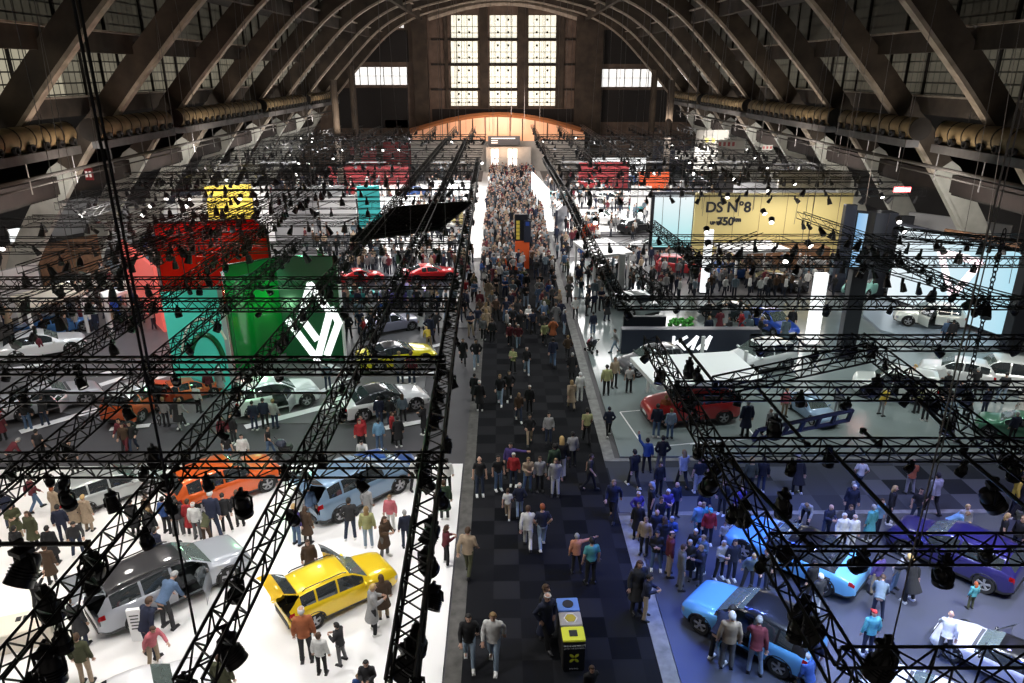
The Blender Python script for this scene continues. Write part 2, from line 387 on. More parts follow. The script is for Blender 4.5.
for i, (h, w) in enumerate(zip(holes, wins)):
    bm = B(); box(bm, ((h[0] + h[1]) / 2, YF + .3, (h[2] + h[3]) / 2), (h[1] - h[0], .06, h[3] - h[2]))
    o = struct('window_%d' % (i + 1), bm, M['daywin' if w == 'big' else 'daywin2'])
    bm = B(); W_ = h[1] - h[0]; n = 5 if w == 'big' else max(2, int(W_ / 1.4))
    for q in range(0, n + 1): box(bm, (h[0] + W_ * q / n, YF + .2, (h[2] + h[3]) / 2), (.08 if w == 'big' else .12, .12, h[3] - h[2]))
    for q in (0, .22, .5, 1) if w == 'big' else (0, .5, 1): box(bm, ((h[0] + h[1]) / 2, YF + .2, h[2] + (h[3] - h[2]) * q), (W_, .12, .07))
    link('window_frame', bm, M['dark'], o)
    if w == 'big':
        for q in (.3, .68):
            for r in (.25, .8):
                bm = B(); lathe(bm, [(.0, 0), (.2, 0), (.2, .15), (0, .15)], 12); oo = link('vent', bm, M['dark'], o); oo.location = (h[0] + W_ * q, YF - .0, h[2] + (h[3] - h[2]) * r)
# pilasters, ledges and panels of the far wall
for i, (xa, xb, ya, yb) in enumerate(((411, 430, 16, 126), (577, 600, 16, 126))):
    a, b = PL(xa, ya, YF - 1), PL(xb, yb, YF - 1); slab('trim_pilaster.%03d' % i, a.x, b.x, YF - 1.2, YF, 0, a.z, M['flange'] if 0 else M['concrete'])
for i, (xa, xb) in enumerate(((443, 449.5), (479, 488.5), (518, 527.5), (557, 563))):
    a, b = PL(xa, 6, YF - .4), PL(xb, 108, YF - .4); slab('trim_mullion_pier.%03d' % i, a.x, b.x, YF - .5, YF, b.z, a.z, M['concrete'])
for i, y in enumerate((39.5, 64.5, 89.5)):
    a, b = PL(431, y - 1, YF - .4), PL(576, y + 1, YF - .4); slab('trim_ledge.%03d' % i, a.x, b.x, YF - .35, YF, b.z, a.z, M['dark'])
for i, (xa, xb, ya, yb, m) in enumerate(((330, 409, 88, 128, 'darkwall'), (601, 690, 90, 122, 'darkwall'), (340, 409, 30, 62, 'darkwall'), (601, 680, 30, 64, 'darkwall'), (432, 448, 20, 108, 'brownwall'), (558, 575, 20, 108, 'brownwall'), (432, 575, 109, 122, 'darkwall'), (385, 410, 120, 140, 'brownwall'))):
    a, b = PL(xa, ya, YF - .15), PL(xb, yb, YF - .15); slab('wall_far_panel.%03d' % i, a.x, b.x, YF - .12, YF - .02, b.z, a.z, M[m])
# arch on the far wall above the windows
bm = B(); pts = [PL(428 + (579 - 428) * i / 16, 18 - 15.5 * math.sin(PI * i / 16) , YF - .8) for i in range(17)]
tube(bm, pts, [(.35, .5)] * 17, 4); struct('trim_wall_arch', bm, M['flange'])
# slim columns near the far wall
for i, (x, yt, Y) in enumerate(((351, 66, 118), (333, 80, 112), (655, 70, 118), (672, 80, 110))):
    P = PL(x, yt, Y); bm = B(); tube(bm, [(P.x, Y, 0), (P.x, Y, P.z)], .5, 10); struct('column.%03d' % i, bm, M['concrete'])
# warm lit canopy in front of the far wall
M['warmglow'] = mat('warm_lit_foyer_glass', (.9, .5, .3), .3, emit=.12, ecol=(1, .42, .22), noise=0)
Yc = 130
bm = B(); P = [PL(410 + 175 * i / 14, 131 - 16.5 * math.sin(PI * i / 14), Yc) for i in range(15)]
tube(bm, P, [(.55, .4)] * 15, 4); struct('beam_foyer_arch', bm, mat('orange_light_tinted_beam', (.42, .16, .06), .6, emit=0))  # orange light falling on the beam is put into its base colour
bm = B()
for a, b in zip(P, P[1:]):
    vs = [bm.verts.new((a.x, Yc + .3, 5.2)), bm.verts.new((b.x, Yc + .3, 5.2)), bm.verts.new((b.x, Yc + .3, b.z)), bm.verts.new((a.x, Yc + .3, a.z))]
    bm.faces.new(vs)
o = struct('window_foyer', bm, M['warmglow'])
bm = B()
for a in P[1:-1]: box(bm, (a.x, Yc + .2, (5.2 + a.z) / 2), (.16, .16, a.z - 5.2))
link('window_frame', bm, M['dark'], o)
slab('wall_foyer', P[0].x, P[-1].x, Yc + .1, Yc + .4, 0, 5.2, M['palewall'])
# entrance at the end of the aisle
a, b = PL(486, 147, 128), PL(531, 166, 128)
slab('wall_entrance', a.x, b.x, 128, 128.6, 0, a.z, M['palewall'])
M['doorlight'] = mat('lit_doorway', (.9, .9, .9), .5, emit=1.1, ecol=(1, .95, .88))
for i, (xa, xb) in enumerate(((491, 498.5), (508, 517))):
    a, b = PL(xa, 149, 127.9), PL(xb, 166, 127.9); o = slab('door_%d' % (i + 1), a.x, b.x, 127.9, 128, 0, a.z, M['doorlight'])
    bm = B(); box(bm, ((a.x + b.x) / 2, 127.85, a.z / 2), (.1, .1, a.z)); box(bm, ((a.x + b.x) / 2, 127.85, a.z * .6), (b.x - a.x, .1, .1)); link('door_frame', bm, M['dark'], o)
t = thing('entrance_sign', 'dark overhead sign board above the far doors of the aisle', 'sign', (0, 127, 0))
a, b = PL(488, 136, 127), PL(520, 145, 127)
bm = B(); box(bm, ((a.x + b.x) / 2, 0, (a.z + b.z) / 2), (b.x - a.x, .3, a.z - b.z)); link('board', bm, M['black'], t)
bm = B()
for r, (q0, q1) in enumerate(((.1, .85), (.1, .3), (.1, .3))):
    box(bm, (a.x + (b.x - a.x) * (q0 + q1) / 2, -.18, a.z - (a.z - b.z) * (.25 + .25 * r)), ((b.x - a.x) * (q1 - q0), .04, .16))
link('lettering', bm, M['white'], t)

# ducts with nozzles
M['duct'] = mat('yellowed_metal_duct', (.27, .2, .105), .6, .1, noise=.35, scale=1.2)
M['trough'] = mat('grey_metal_trough', (.11, .11, .115), .6, noise=.2, scale=2)
bmn = B(); lathe(bmn, [(.12, 0), (.2, -.05), (.24, -.3), (.17, -.3), (.1, -.1)], 10); noz = bpy.data.meshes.new('nozzle'); bmn.to_mesh(noz); bmn.free(); noz.materials.append(M['trimb'])
bmn = B(); tube(bmn, [(0, -.04, 0), (0, .04, 0)], .75, 20); band = bpy.data.meshes.new('duct_band'); bmn.to_mesh(band); bmn.free(); band.materials.append(M['dark'])
for s, nme in ((-1, 'left'), (1, 'right')):
    for j, (ya, yb) in enumerate(((33, 47), (50, 61), (63, 84), (86, 104), (106, 124))):
        xx = CX + s * 27.7; zc = 12.9
        o = thing('air_duct', 'fat yellowish air duct along the %s side, number %s of the row from the front' % (nme, ('one', 'two', 'three', 'four', 'five')[j]), 'duct', (xx, ya, zc))
        bm = B(); tube(bm, [(0, 0, 0), (0, yb - ya, 0)], .72, 20); link('duct_pipe', bm, M['duct'], o, 40)
        n = int((yb - ya) / 1.35)
        for q in range(n + 1):
            p = bpy.data.objects.new('duct_band', band); COL.objects.link(p); p.parent = o; p.location = (0, (yb - ya) * q / n, 0)
        bm = B(); box(bm, (-s * .35, (yb - ya) / 2, -.95), (.9, yb - ya, .5)); link('trough', bm, M['trough'], o)
        for q in range(n):
            p = bpy.data.objects.new('nozzle', noz); COL.objects.link(p); p.parent = o; p.location = (-s * .62, (yb - ya) * (q + .5) / n, -.42); p.rotation_euler = (0, 0, -s * PI / 2 * -1 + (PI if s > 0 else PI))
        for q in (0, 1):
            bm = B(); tube(bm, [(0, (yb - ya) * (.15 + .7 * q), .6), (0, (yb - ya) * (.15 + .7 * q), 2.2)], .03, 5); link('hanger_rod', bm, M['wire'], o)
    o = thing('catwalk_rail', 'long grey pipe rail of the service catwalk on the %s side' % nme, 'railing', (CX + s * 29.3, 0, 10.35))
    bm = B(); tube(bm, [(0, 20, 0), (0, 128, 0)], .13, 8); link('rail', bm, M['railm'], o)
    bm = B(); tube(bm, [(s * .3, 20, -.55), (s * .3, 128, -.55)], .06, 8); link('lower_rail', bm, M['railm'], o)
    for q in range(20, 128, 5):
        bm = B(); tube(bm, [(0, q, -.9), (0, q, 2.2)], .04, 5); link('post', bm, M['wire'], o)
# pale side partitions right and small signs
for i, (xa, xb, ya, yb, Y, m) in enumerate(((697, 725, 130, 172, 96, 'palewall'), (720, 742, 140, 172, 86, 'palewall'), (676, 700, 150, 160, 100, 'palewall'), (780, 850, 172, 188, 66, 'palewall'))):
    a, b = PL(xa, ya, Y), PL(xb, yb, Y); slab('wall_partition_right.%03d' % i, a.x, b.x, Y, Y + .3, b.z, a.z, M[m])
def signbox(xa, ya, xb, yb, Y, m, label, name='wall_sign', bars=3, fg='yellow'):
    a, b = PL(xa, ya, Y), PL(xb, yb, Y); t = thing(name, label, 'sign', ((a.x + b.x) / 2, Y, (a.z + b.z) / 2)); w, h = b.x - a.x, a.z - b.z
    bm = B(); box(bm, (0, 0, 0), (w, .15, h)); link('board', bm, M[m], t)
    bm = B()
    for q in range(bars): box(bm, (-w / 2 + w * (q + .5) / bars, -.09, 0), (w / bars * .55, .04, h * .5))
    link('lettering', bm, M[fg], t)
signbox(704, 136, 716, 144, 95.8, 'palewall', 'small panel with yellow letters on the right side pale wall', bars=2)
signbox(718, 140, 735, 148, 85.8, 'palewall', 'red lettered shop sign on the right side wall', fg='red', bars=4)
signbox(894, 187, 910, 192, 49, 'red', 'small red sign on the pale leg of the right side arch', fg='white')
signbox(762, 145, 772, 150, 75, 'palewall', 'red lettered sign beside the pale arch leg on the right', fg='red')
signbox(84, 168, 94, 180, 57, 'red', 'small red and white poster by the left gallery', fg='white', bars=2)
# ------------------------------------------------------------------ lighting rig
ZT = 8.0
def truss_bms(L, s=.42, pitch=.45, r=.03, rl=.014, n=4):
    ch = []
    for sy in (-1, 1):
        for sz in (-1, 1):
            bm = B(); tube(bm, [(0, sy * s / 2, sz * s / 2), (L, sy * s / 2, sz * s / 2)], r, n); ch.append(bm)
    lb = B(); k = max(2, int(L / pitch)); p = L / k
    for i in range(k):
        a, b = i * p, (i + 1) * p; f = 1 if i % 2 else -1
        for sy in (-1, 1): tube(lb, [(a, sy * s / 2, -f * s / 2), (b, sy * s / 2, f * s / 2)], rl, 3, False)
        for sz in (-1, 1): tube(lb, [(a, -f * s / 2, sz * s / 2), (b, f * s / 2, sz * s / 2)], rl, 3, False)
    for i in range(0, k + 1, 4):
        x = min(L, i * p)
        for sy in (-1, 1): tube(lb, [(x, sy * s / 2, -s / 2), (x, sy * s / 2, s / 2)], rl, 3, False)
    return ch, lb
def aim(A, C):
    d = Vector(C) - Vector(A); return d.to_track_quat('X', 'Z').to_matrix().to_4x4(), d.length
def truss(A, C, label, group=None, s=.42, near=True, r=.03):
    Q, L = aim(A, C)
    if near:
        t = thing('lighting_truss', label, 'truss', A, 0, group)
        ch, lb = truss_bms(L, s, .36, r * 1.15, .02)
        for b in ch:
            o = link('chord', b, M['steel'], t)
        link('lattice', lb, M['steel'], t)
        t.matrix_world = Matrix.Translation(A) @ Q
    else:
        ch, lb = truss_bms(L, s, 1.3, r * .68, .014, 3)
        me = bpy.data.meshes.new('truss')
        for b in ch:
            b.to_mesh(me); lb.from_mesh(me); b.free()
        t = link('lighting_truss', lb, M['steel']); t.matrix_world = Matrix.Translation(A) @ Q
        tag(t, label, 'truss', group)
    return t
# --- spotlights
def light_protos():
    out = []
    for tilt, sz in ((.15, 1), (.7, 1.05), (-.5, .95), (.35, .8), (-.9, .85)):
        R = Matrix.Rotation(tilt, 4, 'X'); piv = Matrix.Translation((0, 0, -.42))
        parts = []
        bm = B(); box(bm, (0, 0, .02), (.08, .12, .2)); box(bm, (0, 0, -.1), (.3, .26, .09)); parts.append(('clamp', bm, 'steel'))
        bm = B(); tube(bm, [(-.24, 0, -.45), (-.24, 0, -.16), (-.18, 0, -.12), (.18, 0, -.12), (.24, 0, -.16), (.24, 0, -.45)], .03, 6); parts.append(('yoke', bm, 'steel'))
        bm = B(); lathe(bm, [(0, .26), (.12, .25), (.17, .18), (.2, .02), (.225, -.2), (.235, -.3), (.2, -.3), (.19, -.25)], 18, 'Z'); bm.transform(piv @ R); parts.append(('lamp_housing', bm, 'housing'))
        bm = B(); lathe(bm, [(.19, -.27), (.15, -.255), (0, -.245)], 18, 'Z'); bm.transform(piv @ R); parts.append(('lens', bm, 'lens'))
        bm = B()
        for q in range(4): lathe(bm, [(.215, .0 - q * .05), (.24, -.01 - q * .05), (.215, -.02 - q * .05)], 18, 'Z')
        bm.transform(piv @ R); parts.append(('cooling_fin', bm, 'steel'))
        L = []
        for n, b, m in parts:
            b.transform(Matrix.Scale(sz, 4)); me = bpy.data.meshes.new(n); b.to_mesh(me); b.free(); me.materials.append(M[m])
            for p in me.polygons: p.use_smooth = True
            me.set_sharp_from_angle(angle=.7); L.append((n, me))
        out.append(L)
    return out
LP = light_protos()
NL = [0]
def spotlight(P, label, group, rz=None, v=None, sc=1):
    v = random.randrange(5) if v is None else v
    t = thing('stage_spotlight', label, 'spotlight', P, random.uniform(0, 2 * PI) if rz is None else rz, group, sc)
    for n, me in LP[v]:
        o = bpy.data.objects.new(n, me); COL.objects.link(o); o.parent = t
    NL[0] += 1; return t
far_fix = B()
def tiny_fix(P, s=.2):
    x, y, z = P; a = random.uniform(0, 6.3); t = random.uniform(-.8, .8)
    R = Matrix.Translation(P) @ Matrix.Rotation(a, 4, 'Z') @ Matrix.Rotation(t, 4, 'X')
    n0 = len(far_fix.verts); r = bmesh.ops.create_cone(far_fix, segments=6, radius1=s * 1.1, radius2=s * .7, depth=s * 2.4, cap_ends=True, matrix=R @ Matrix.Translation((0, 0, -.3)))
    box(far_fix, (x, y, z), (.1, .1, .3), a)
def along(A, C, step, label, group, jit=.3, off=.27, both=True, sc=1, skip=0.0, start=.4):
    A, C = Vector(A), Vector(C); d = C - A; L = d.length; d.normalize(); nrm = Vector((-d.y, d.x, 0)); x = start
    while x < L - .2:
        if random.random() > skip:
            s = random.choice((-1, 1)) if both else 1
            P = A + d * x + nrm * (s * off * random.uniform(.3, 1.2)) - Vector((0, 0, .16))
            spotlight(P, label, group, sc=sc * random.uniform(.5, .68))
        x += step * random.uniform(1 - jit, 1 + jit)
def far_along(A, C, step):
    A, C = Vector(A), Vector(C); d = C - A; L = d.length; d.normalize(); x = random.uniform(0, step)
    while x < L:
        tiny_fix(A + d * x + Vector((random.uniform(-.25, .25), random.uniform(-.25, .25), -.35)), random.uniform(.13, .21)); x += step * random.uniform(.5, 1.6)
# --- near left frame
def T(p, q, label, z=ZT, z2=None, lights=None, step=1.6, glabel=None, sc=1.0, **k):
    A, C = G(*p, z), G(*q, z if z2 is None else z2)
    t = truss(A, C, label, **k)
    if lights:
        along(A, C, step, lights, lights, sc=sc)
    return A, C
T((401, 690), (449, 340), 'long black lattice truss running beside the central aisle over the white stand', lights='black spotlight hung on the truss beside the central aisle near the yellow car', step=1.0, sc=1.3)
T((449, 338), (478, 160), 'far length of black truss running beside the aisle behind the yellow sports car', lights='small black spotlight on the far part of the truss left of the aisle', step=2.6)
T((190, 690), (386, 305), 'diagonal looking black truss between the silver wagon and the yellow car', lights='black spotlight on the truss between silver wagon and yellow car', step=2.2)
T((388, 303), (466, 140), 'black truss over the red cars leading on to the far hall', lights='small black spotlight on the truss above the red cars', step=3.2)
T((-8, 690), (332, 277), 'black truss crossing above the back of the silver wagon', lights='black spotlight on the truss above the back of the silver wagon', step=1.35)
T((334, 275), (446, 140), 'black truss crossing in front of the white diamond emblem', lights='small black spotlight on the truss in front of the diamond emblem', step=3.4)
T((-30, 521), (300, 242), 'black truss passing over the white silver coupe at the left', lights='black spotlight on the truss over the silver coupe at left', step=2.0)
T((-30, 426), (270, 226), 'black truss passing over the parked blue car at the far left', lights='black spotlight on the truss over the blue car at far left', step=2.6)
T((-12, 465), (448, 465), 'black cross truss over the orange car and the silver blue car', lights='black spotlight under the cross truss over the orange car', step=1.75)
T((-12, 366), (446, 366), 'heavy black cross truss below the diamond emblem wall', lights='black spotlight under the cross truss below the diamond emblem', step=2.4, r=.045)
T((-12, 305), (456, 305), 'black cross truss in front of the green glass pavilion', lights='black spotlight under the cross truss before the green pavilion', step=2.7)
T((-12, 283), (458, 283), 'black cross truss above the middle of the green glass pavilion', lights='black spotlight under the cross truss above the green pavilion', step=3.0)
# thin pipes
def pipe(p, q, label, z=ZT, r=.035, lights=None, step=2.0):
    A, C = G(*p, z), G(*q, z); d = C - A
    t = thing('lighting_bar', label, 'bar', A); t.matrix_world = Matrix.Translation(A) @ aim(A, C)[0]
    bm = B(); tube(bm, [(0, 0, 0), (d.length, 0, 0)], r, 6); link('pipe', bm, M['steel'], t)
    for x in (.05, d.length - .05):
        bm = B(); box(bm, (x, 0, 0), (.1, .12, .14)); link('clamp', bm, M['steel'], t)
    if lights: along(A, C, step, lights, lights, off=.05)
pipe((-5, 393), (345, 393), 'thin black pipe strung across in front of the white hatchback')
pipe((-5, 403), (200, 403), 'thin black pipe strung across above the orange open car')
pipe((240, 393), (330, 393), 'short thin black pipe above the white hatchback')
pipe((-5, 544), (90, 544), 'thin black bar holding one lamp above the crowd at far left', z=7.5, r=.05)
spotlight(G(20, 546, 7.3), 'single black spotlight on a thin bar above the crowd at far left', None, v=1, sc=1.2)
# extra lamps seen hanging low on the left
for i, (x, y, v, s, l) in enumerate(((45, 655, 0, 1.5, 'large black drum lamp at the lower left corner below the truss'), (44, 598, 0, 1.4, 'large black drum lamp left of the man in dark vest'), (90, 562, 1, 1.5, 'large black drum lamp beside the open tailgate of the silver wagon'), (226, 642, 2, 1.4, 'black drum lamp above the person in green hood'), (110, 500, 3, 1.3, 'black drum lamp under the cross truss over the silver grey car'), (65, 498, 3, 1.3, 'black drum lamp over couple in beige coats'), (241, 500, 0, 1.3, 'black drum lamp in front of the orange car door'), (408, 652, 1, 1.4, 'black lamp bent down from the aisle truss at bottom'), (152, 455, 0, 1.2, 'black lamp hung on the chain above the white stand'))):
    spotlight(G(x, y - 8, 7.6), l, None, v=v, sc=s * .66)
# --- near right frame
T((650, 342), (847, 676), 'black truss slanting down over the light blue cars on the right', lights='black spotlight on the slanting truss over the light blue cars', step=1.5)
T((845, 668), (1040, 668), 'black cross truss in front of the white sports car at lower right')
T((772, 549), (1040, 549), 'black cross truss over the purple blue car', lights='black spotlight under the cross truss over the purple blue car', step=1.3)
T((700, 450), (1040, 450), 'black cross truss along the back carpet of the right stand', lights='black spotlight under the cross truss along the black carpet', step=1.5)
T((676, 391), (1040, 391), 'black cross truss over the red off-roader and the grey blue sedan', lights='black spotlight under the cross truss over the grey blue sedan', step=1.6)
T((752, 343), (1040, 343), 'black cross truss just below the big bright screen', lights='black spotlight under the cross truss below the bright screen', step=2.0)
T((857, 339), (1040, 478), 'black truss slanting across the white roofed cars at right', lights='black spotlight on the truss slanting across the white roofed cars', step=1.5)
T((716, 386), (872, 352), 'black truss rising at an angle above the white suv beside the canopy', z=8.0, z2=8.5)
T((563, 190), (621, 303), 'black truss beside the right edge of the crowded aisle', lights='small black spotlight on the truss at the right edge of the aisle', step=2.6)
T((617, 303), (1030, 303), 'black cross truss above the dark sign block with white letters', lights='small black spotlight under the cross truss above the dark sign block', step=2.6)
T((636, 272), (668, 300), 'short black truss above the grey sedan right of the aisle')
T((651, 224), (698, 262), 'short black truss behind the tall white panel', lights='small black spotlight on the short truss behind the white panel', step=2)
T((690, 262), (1030, 262), 'black cross truss in front of the pale gold wall', lights='small black spotlight under the cross truss before the pale gold wall', step=2.8)
T((888, 255), (988, 302), 'black truss slanting in front of the bright screen', z=7.6, lights='black spotlight on the truss slanting before the bright screen', step=1.5)
T((893, 232), (1024, 246), 'black truss across the top of the bright screen', z=9, lights='black spotlight hanging over the top of the bright screen', step=1.3)
T((545, 160), (562, 188), 'far black truss leaving the aisle end on the right')
for a, b, l in (((680, 340), (716, 385), 'thin black pipe over the white canopy'), ((756, 386), (808, 446), 'thin black pipe over the man in dark suit'), ((720, 450), (812, 548), 'thin black pipe over the black carpet near its middle'), ((828, 447), (920, 546), 'thin black pipe over the woman in white'), ((862, 430), (880, 446), 'short thin black pipe over the silver sedan'), ((918, 400), (966, 449), 'thin black pipe over the yellow jacket'), ((961, 452), (1028, 510), 'thin black pipe at the right end of the carpet')):
    pipe(a, b, l, r=.05)
for i, (x, y, v, s, l) in enumerate(((888, 650, 3, 2.0, 'big black lamp block hanging over the corner of the lower right truss'), (690, 368, 0, 1.3, 'pair of black lamps over the white canopy, left one'), (698, 376, 2, 1.1, 'pair of black lamps over the white canopy, right one'), (712, 480, 1, 1.3, 'black lamp above the grey haired visitors on the carpet'), (785, 500, 0, 1.3, 'black lamp over the middle of the black carpet'), (947, 565, 0, 1.3, 'black lamp over the right end of the purple blue car'), (776, 425, 0, 1.3, 'black lamp beside the grey sedan front wheel'), (744, 510, 0, 1.2, 'black lamp over the light blue coupe bonnet'), (878, 385, 1, 1.3, 'black lamp over the open green white car'), (806, 610, 1, 1.6, 'black lamp over the dark roof of the blue hatchback'), (995, 490, 1, 1.5, 'black lamp at the right end of the black carpet'))):
    spotlight(G(x, y - 8, 7.4), l, None, v=v, sc=s * .68)
# --- far rig: rows of simple trusses
FARL, FARR = 'distant black lattice truss over the far left stands', 'distant black lattice truss over the far right stands'
gy = lambda y: G(500, y, ZT).y
rows = [247, 233, 220, 211, 203, 195, 188, 182, 176, 171, 166, 161, 156, 152, 148, 144, 140, 136, 133]
for i, y in enumerate(rows):
    Y = gy(y); z = ZT + random.uniform(-.5, .6)
    A, C = Vector((-30.6, Y, z)), Vector((-2.2, Y, z)); truss(A, C, FARL, FARL, near=False, r=.04, s=.5)
    far_along(A, C, 2.2)
    if y in (220, 211, 203): continue
    A, C = Vector((5.2 if y < 240 else 9, Y, z)), Vector((31.4, Y, z)); truss(A, C, FARR, FARR, near=False, r=.04, s=.5)
    far_along(A, C, 2.0)
for i, x in enumerate((-16.7, -19.8, -23, -26.5, -30)):
    A, C = Vector((x, 34 + i * 4, ZT)), Vector((x, 124, ZT)); truss(A, C, 'long black truss running down the left side of the hall', 'long trusses along the left side', near=False, r=.04); far_along(A, C, 1.9)
for i, x in enumerate((-4.4, -7.4, -10.6, -13.6)):
    A, C = Vector((x, gy(140), ZT)), Vector((x, 122, ZT)); truss(A, C, FARL, FARL, near=False, r=.04); far_along(A, C, 1.8)
for i, x in enumerate((5.0, 9.2, 13, 17, 21, 25, 29)):
    A, C = Vector((x, 70 - 1.0 * i, ZT + .3)), Vector((x, 122, ZT + .3)); truss(A, C, FARR, FARR, near=False, r=.04); far_along(A, C, 1.7)
for (p, q) in (((800, 215), (900, 250)),  ((840, 255), (1024, 305)), ((690, 262), (760, 236)), ((0, 338), (125, 270)), ((0, 300), (200, 232)), ((20, 270), (220, 205)), ((110, 260), (300, 190)), ((200, 260), (330, 180))):
    A, C = G(*p, 7.6), G(*q, 8.4); truss(A, C, 'black truss set at a slant among the far stands', 'slanting far trusses', near=False, r=.045); far_along(A, C, 1.1)
o = link('stage_spotlight_rows', far_fix, M['housing']); tag(o, 'rows of tiny black spotlights hanging from the distant trusses', 'spotlights', None, 'stuff')
# dark lighting platform left of the aisle
t = thing('lighting_platform', 'tilted black lighting grid hanging left of the aisle behind the red cars', 'lighting grid', (0, 0, 0))
P = [G(352, 240, 7.2), G(398, 208, 7.4), G(470, 203, 8.6), G(438, 228, 7.6)]
bm = B()
for i in range(4): tube(bm, [P[i], P[(i + 1) % 4]], .16, 6)
link('frame', bm, M['steel'], t)
bm = B()
for q in range(1, 14):
    tube(bm, [P[0].lerp(P[3], q / 14), P[1].lerp(P[2], q / 14)], .09, 4, False); tube(bm, [P[0].lerp(P[1], q / 14), P[3].lerp(P[2], q / 14)], .11, 4, False)
link('lattice', bm, M['steel'], t)
# --- hoist wires
def wire(P, z1, label, r=.018, dx=0, dy=0, m='wire', group=None):
    bm = B(); tube(bm, [P, (P[0] + dx, P[1] + dy, z1)], r, 5); o = link('hoist_wire', bm, M[m]); return tag(o, label, 'cable', group)
P = G(150, 372, ZT + .1)
wire(P, 26.5, 'thick black hoist cable falling from the roof to the left truss crossing', .042, m='steel')
bm = B(); P2 = G(152, 450, 6.0)
for q in range(10):
    z = ZT - .15 - q * .16; rr = Matrix.Rotation((q % 2) * PI / 2, 4, 'Z')
    ring = [Vector((P.x, P.y, z)) + rr @ Vector((.06 * math.cos(a * PI / 4), 0, .11 * math.sin(a * PI / 4))) for a in range(9)]
    tube(bm, ring, .02, 5, False)
o = link('hoist_chain', bm, M['steel']); tag(o, 'short black chain hanging under the left truss crossing', 'chain')
wire(G(197, 640, 7.2), 26.5, 'dark cable crossing the side of the silver wagon', .022, m='steel')
wire(G(890, 650, 7.4), 17, 'grey cable dropping to the big black lamp at lower right', .014)
wire(G(918, 549, ZT), 17, 'thin grey cable dropping beside the purple blue car', .012)
for (x, y, l) in ((988, 300, 'bright'), ):
    Pq = G(x, 300, 7.6); bm = B()
    for q in range(34):
        z = 3.2 + q * .22; rr = Matrix.Rotation((q % 2) * PI / 2, 4, 'Z')
        ring = [Vector((Pq.x, Pq.y, z)) + rr @ Vector((.09 * math.cos(a * PI / 4), 0, .15 * math.sin(a * PI / 4))) for a in range(9)]
        tube(bm, ring, .03, 4, False)
    o = link('hoist_chain', bm, M['steel']); tag(o, 'black chain hanging in front of the big bright screen', 'chain')
WL, WR = 'thin steel hoist wire between the roof and the left trusses', 'thin steel hoist wire between the roof and the right trusses'
random.seed(21)
for i in range(34):
    x = random.uniform(-24, -2.5); y = random.choice(rows[:12]); Y = gy(y) if i % 2 else random.uniform(24, 60)
    wire((x, Y, ZT + .2), 27 - (abs(x) / 25) ** 2 * 9, WL, .014, random.uniform(-.8, .8), 0, group=WL)
for i in range(34):
    x = random.uniform(5, 25); y = random.choice(rows[:12]); Y = gy(y) if i % 2 else random.uniform(24, 60)
    wire((x, Y, ZT + .2), 27 - (abs(x) / 25) ** 2 * 9, WR, .014, random.uniform(-.8, .8), 0, group=WR)
for i in range(16):
    x = random.uniform(-10, 12); Y = random.uniform(100, 125)
    wire((x, Y, ZT), 26.5, 'thin steel wire hanging in front of the tall far windows', .022, random.uniform(-.3, .3), group='wires before the far windows')
# ------------------------------------------------------------------ people (body, clothes, hair and shoes modelled once per pose)
def remesh(bm, vox, dec=None, name='m', smooth_it=2):
    me = bpy.data.meshes.new(name); bm.to_mesh(me); bm.free()
    o = bpy.data.objects.new(name, me); COL.objects.link(o)
    r = o.modifiers.new('r', 'REMESH'); r.mode = 'VOXEL'; r.voxel_size = vox
    if smooth_it:
        s = o.modifiers.new('s', 'SMOOTH'); s.factor = .5; s.iterations = smooth_it
    if dec:
        d = o.modifiers.new('d', 'DECIMATE'); d.ratio = dec
    dg = bpy.context.evaluated_depsgraph_get(); out = bpy.data.meshes.new_from_object(o.evaluated_get(dg))
    bpy.data.objects.remove(o); bpy.data.meshes.remove(me)
    for p in out.polygons: p.use_smooth = True
    out.name = name; return out
ARM = {'down': ((.25, .03, 1.15), (.265, -.03, .90)), 'fwd': ((.24, -.05, 1.16), (.225, -.22, .98)), 'back': ((.24, .15, 1.18), (.25, .17, .93)),
       'phone': ((.25, -.05, 1.18), (.10, -.30, 1.22)), 'pocket': ((.31, .08, 1.18), (.215, -.05, .98)), 'raise': ((.30, -.2, 1.42), (.16, -.36, 1.60)),
       'point': ((.46, -.06, 1.42), (.72, -.12, 1.46)), 'reach': ((.24, -.22, 1.27), (.2, -.46, 1.22)), 'cross': ((.26, -.05, 1.17), (.02, -.22, 1.18)), 'hip': ((.36, .1, 1.2), (.2, 0, 1.02)), 'up': ((.34, -.1, 1.62), (.36, -.16, 1.88))}
def LEG(s, kind):
    hx = s * .095
    d = {'stand': ((hx, 0, .93), (hx * 1.15, -.02, .50), (hx * 1.3, .01, .09)), 'front': ((hx, 0, .93), (hx, -.16, .52), (hx, -.27, .10)), 'rear': ((hx, 0, .93), (hx, .05, .50), (hx, .30, .16)),
         'wide': ((hx, 0, .93), (hx * 1.7, -.03, .50), (hx * 2.3, .01, .09)), 'crouch': ((hx, .1, .42), (hx * 1.8, -.3, .50), (hx * 1.6, -.12, .09)), 'kneel': ((hx, .1, .42), (hx * 1.4, -.26, .12), (hx * 1.4, .2, .09))}
    return d[kind]
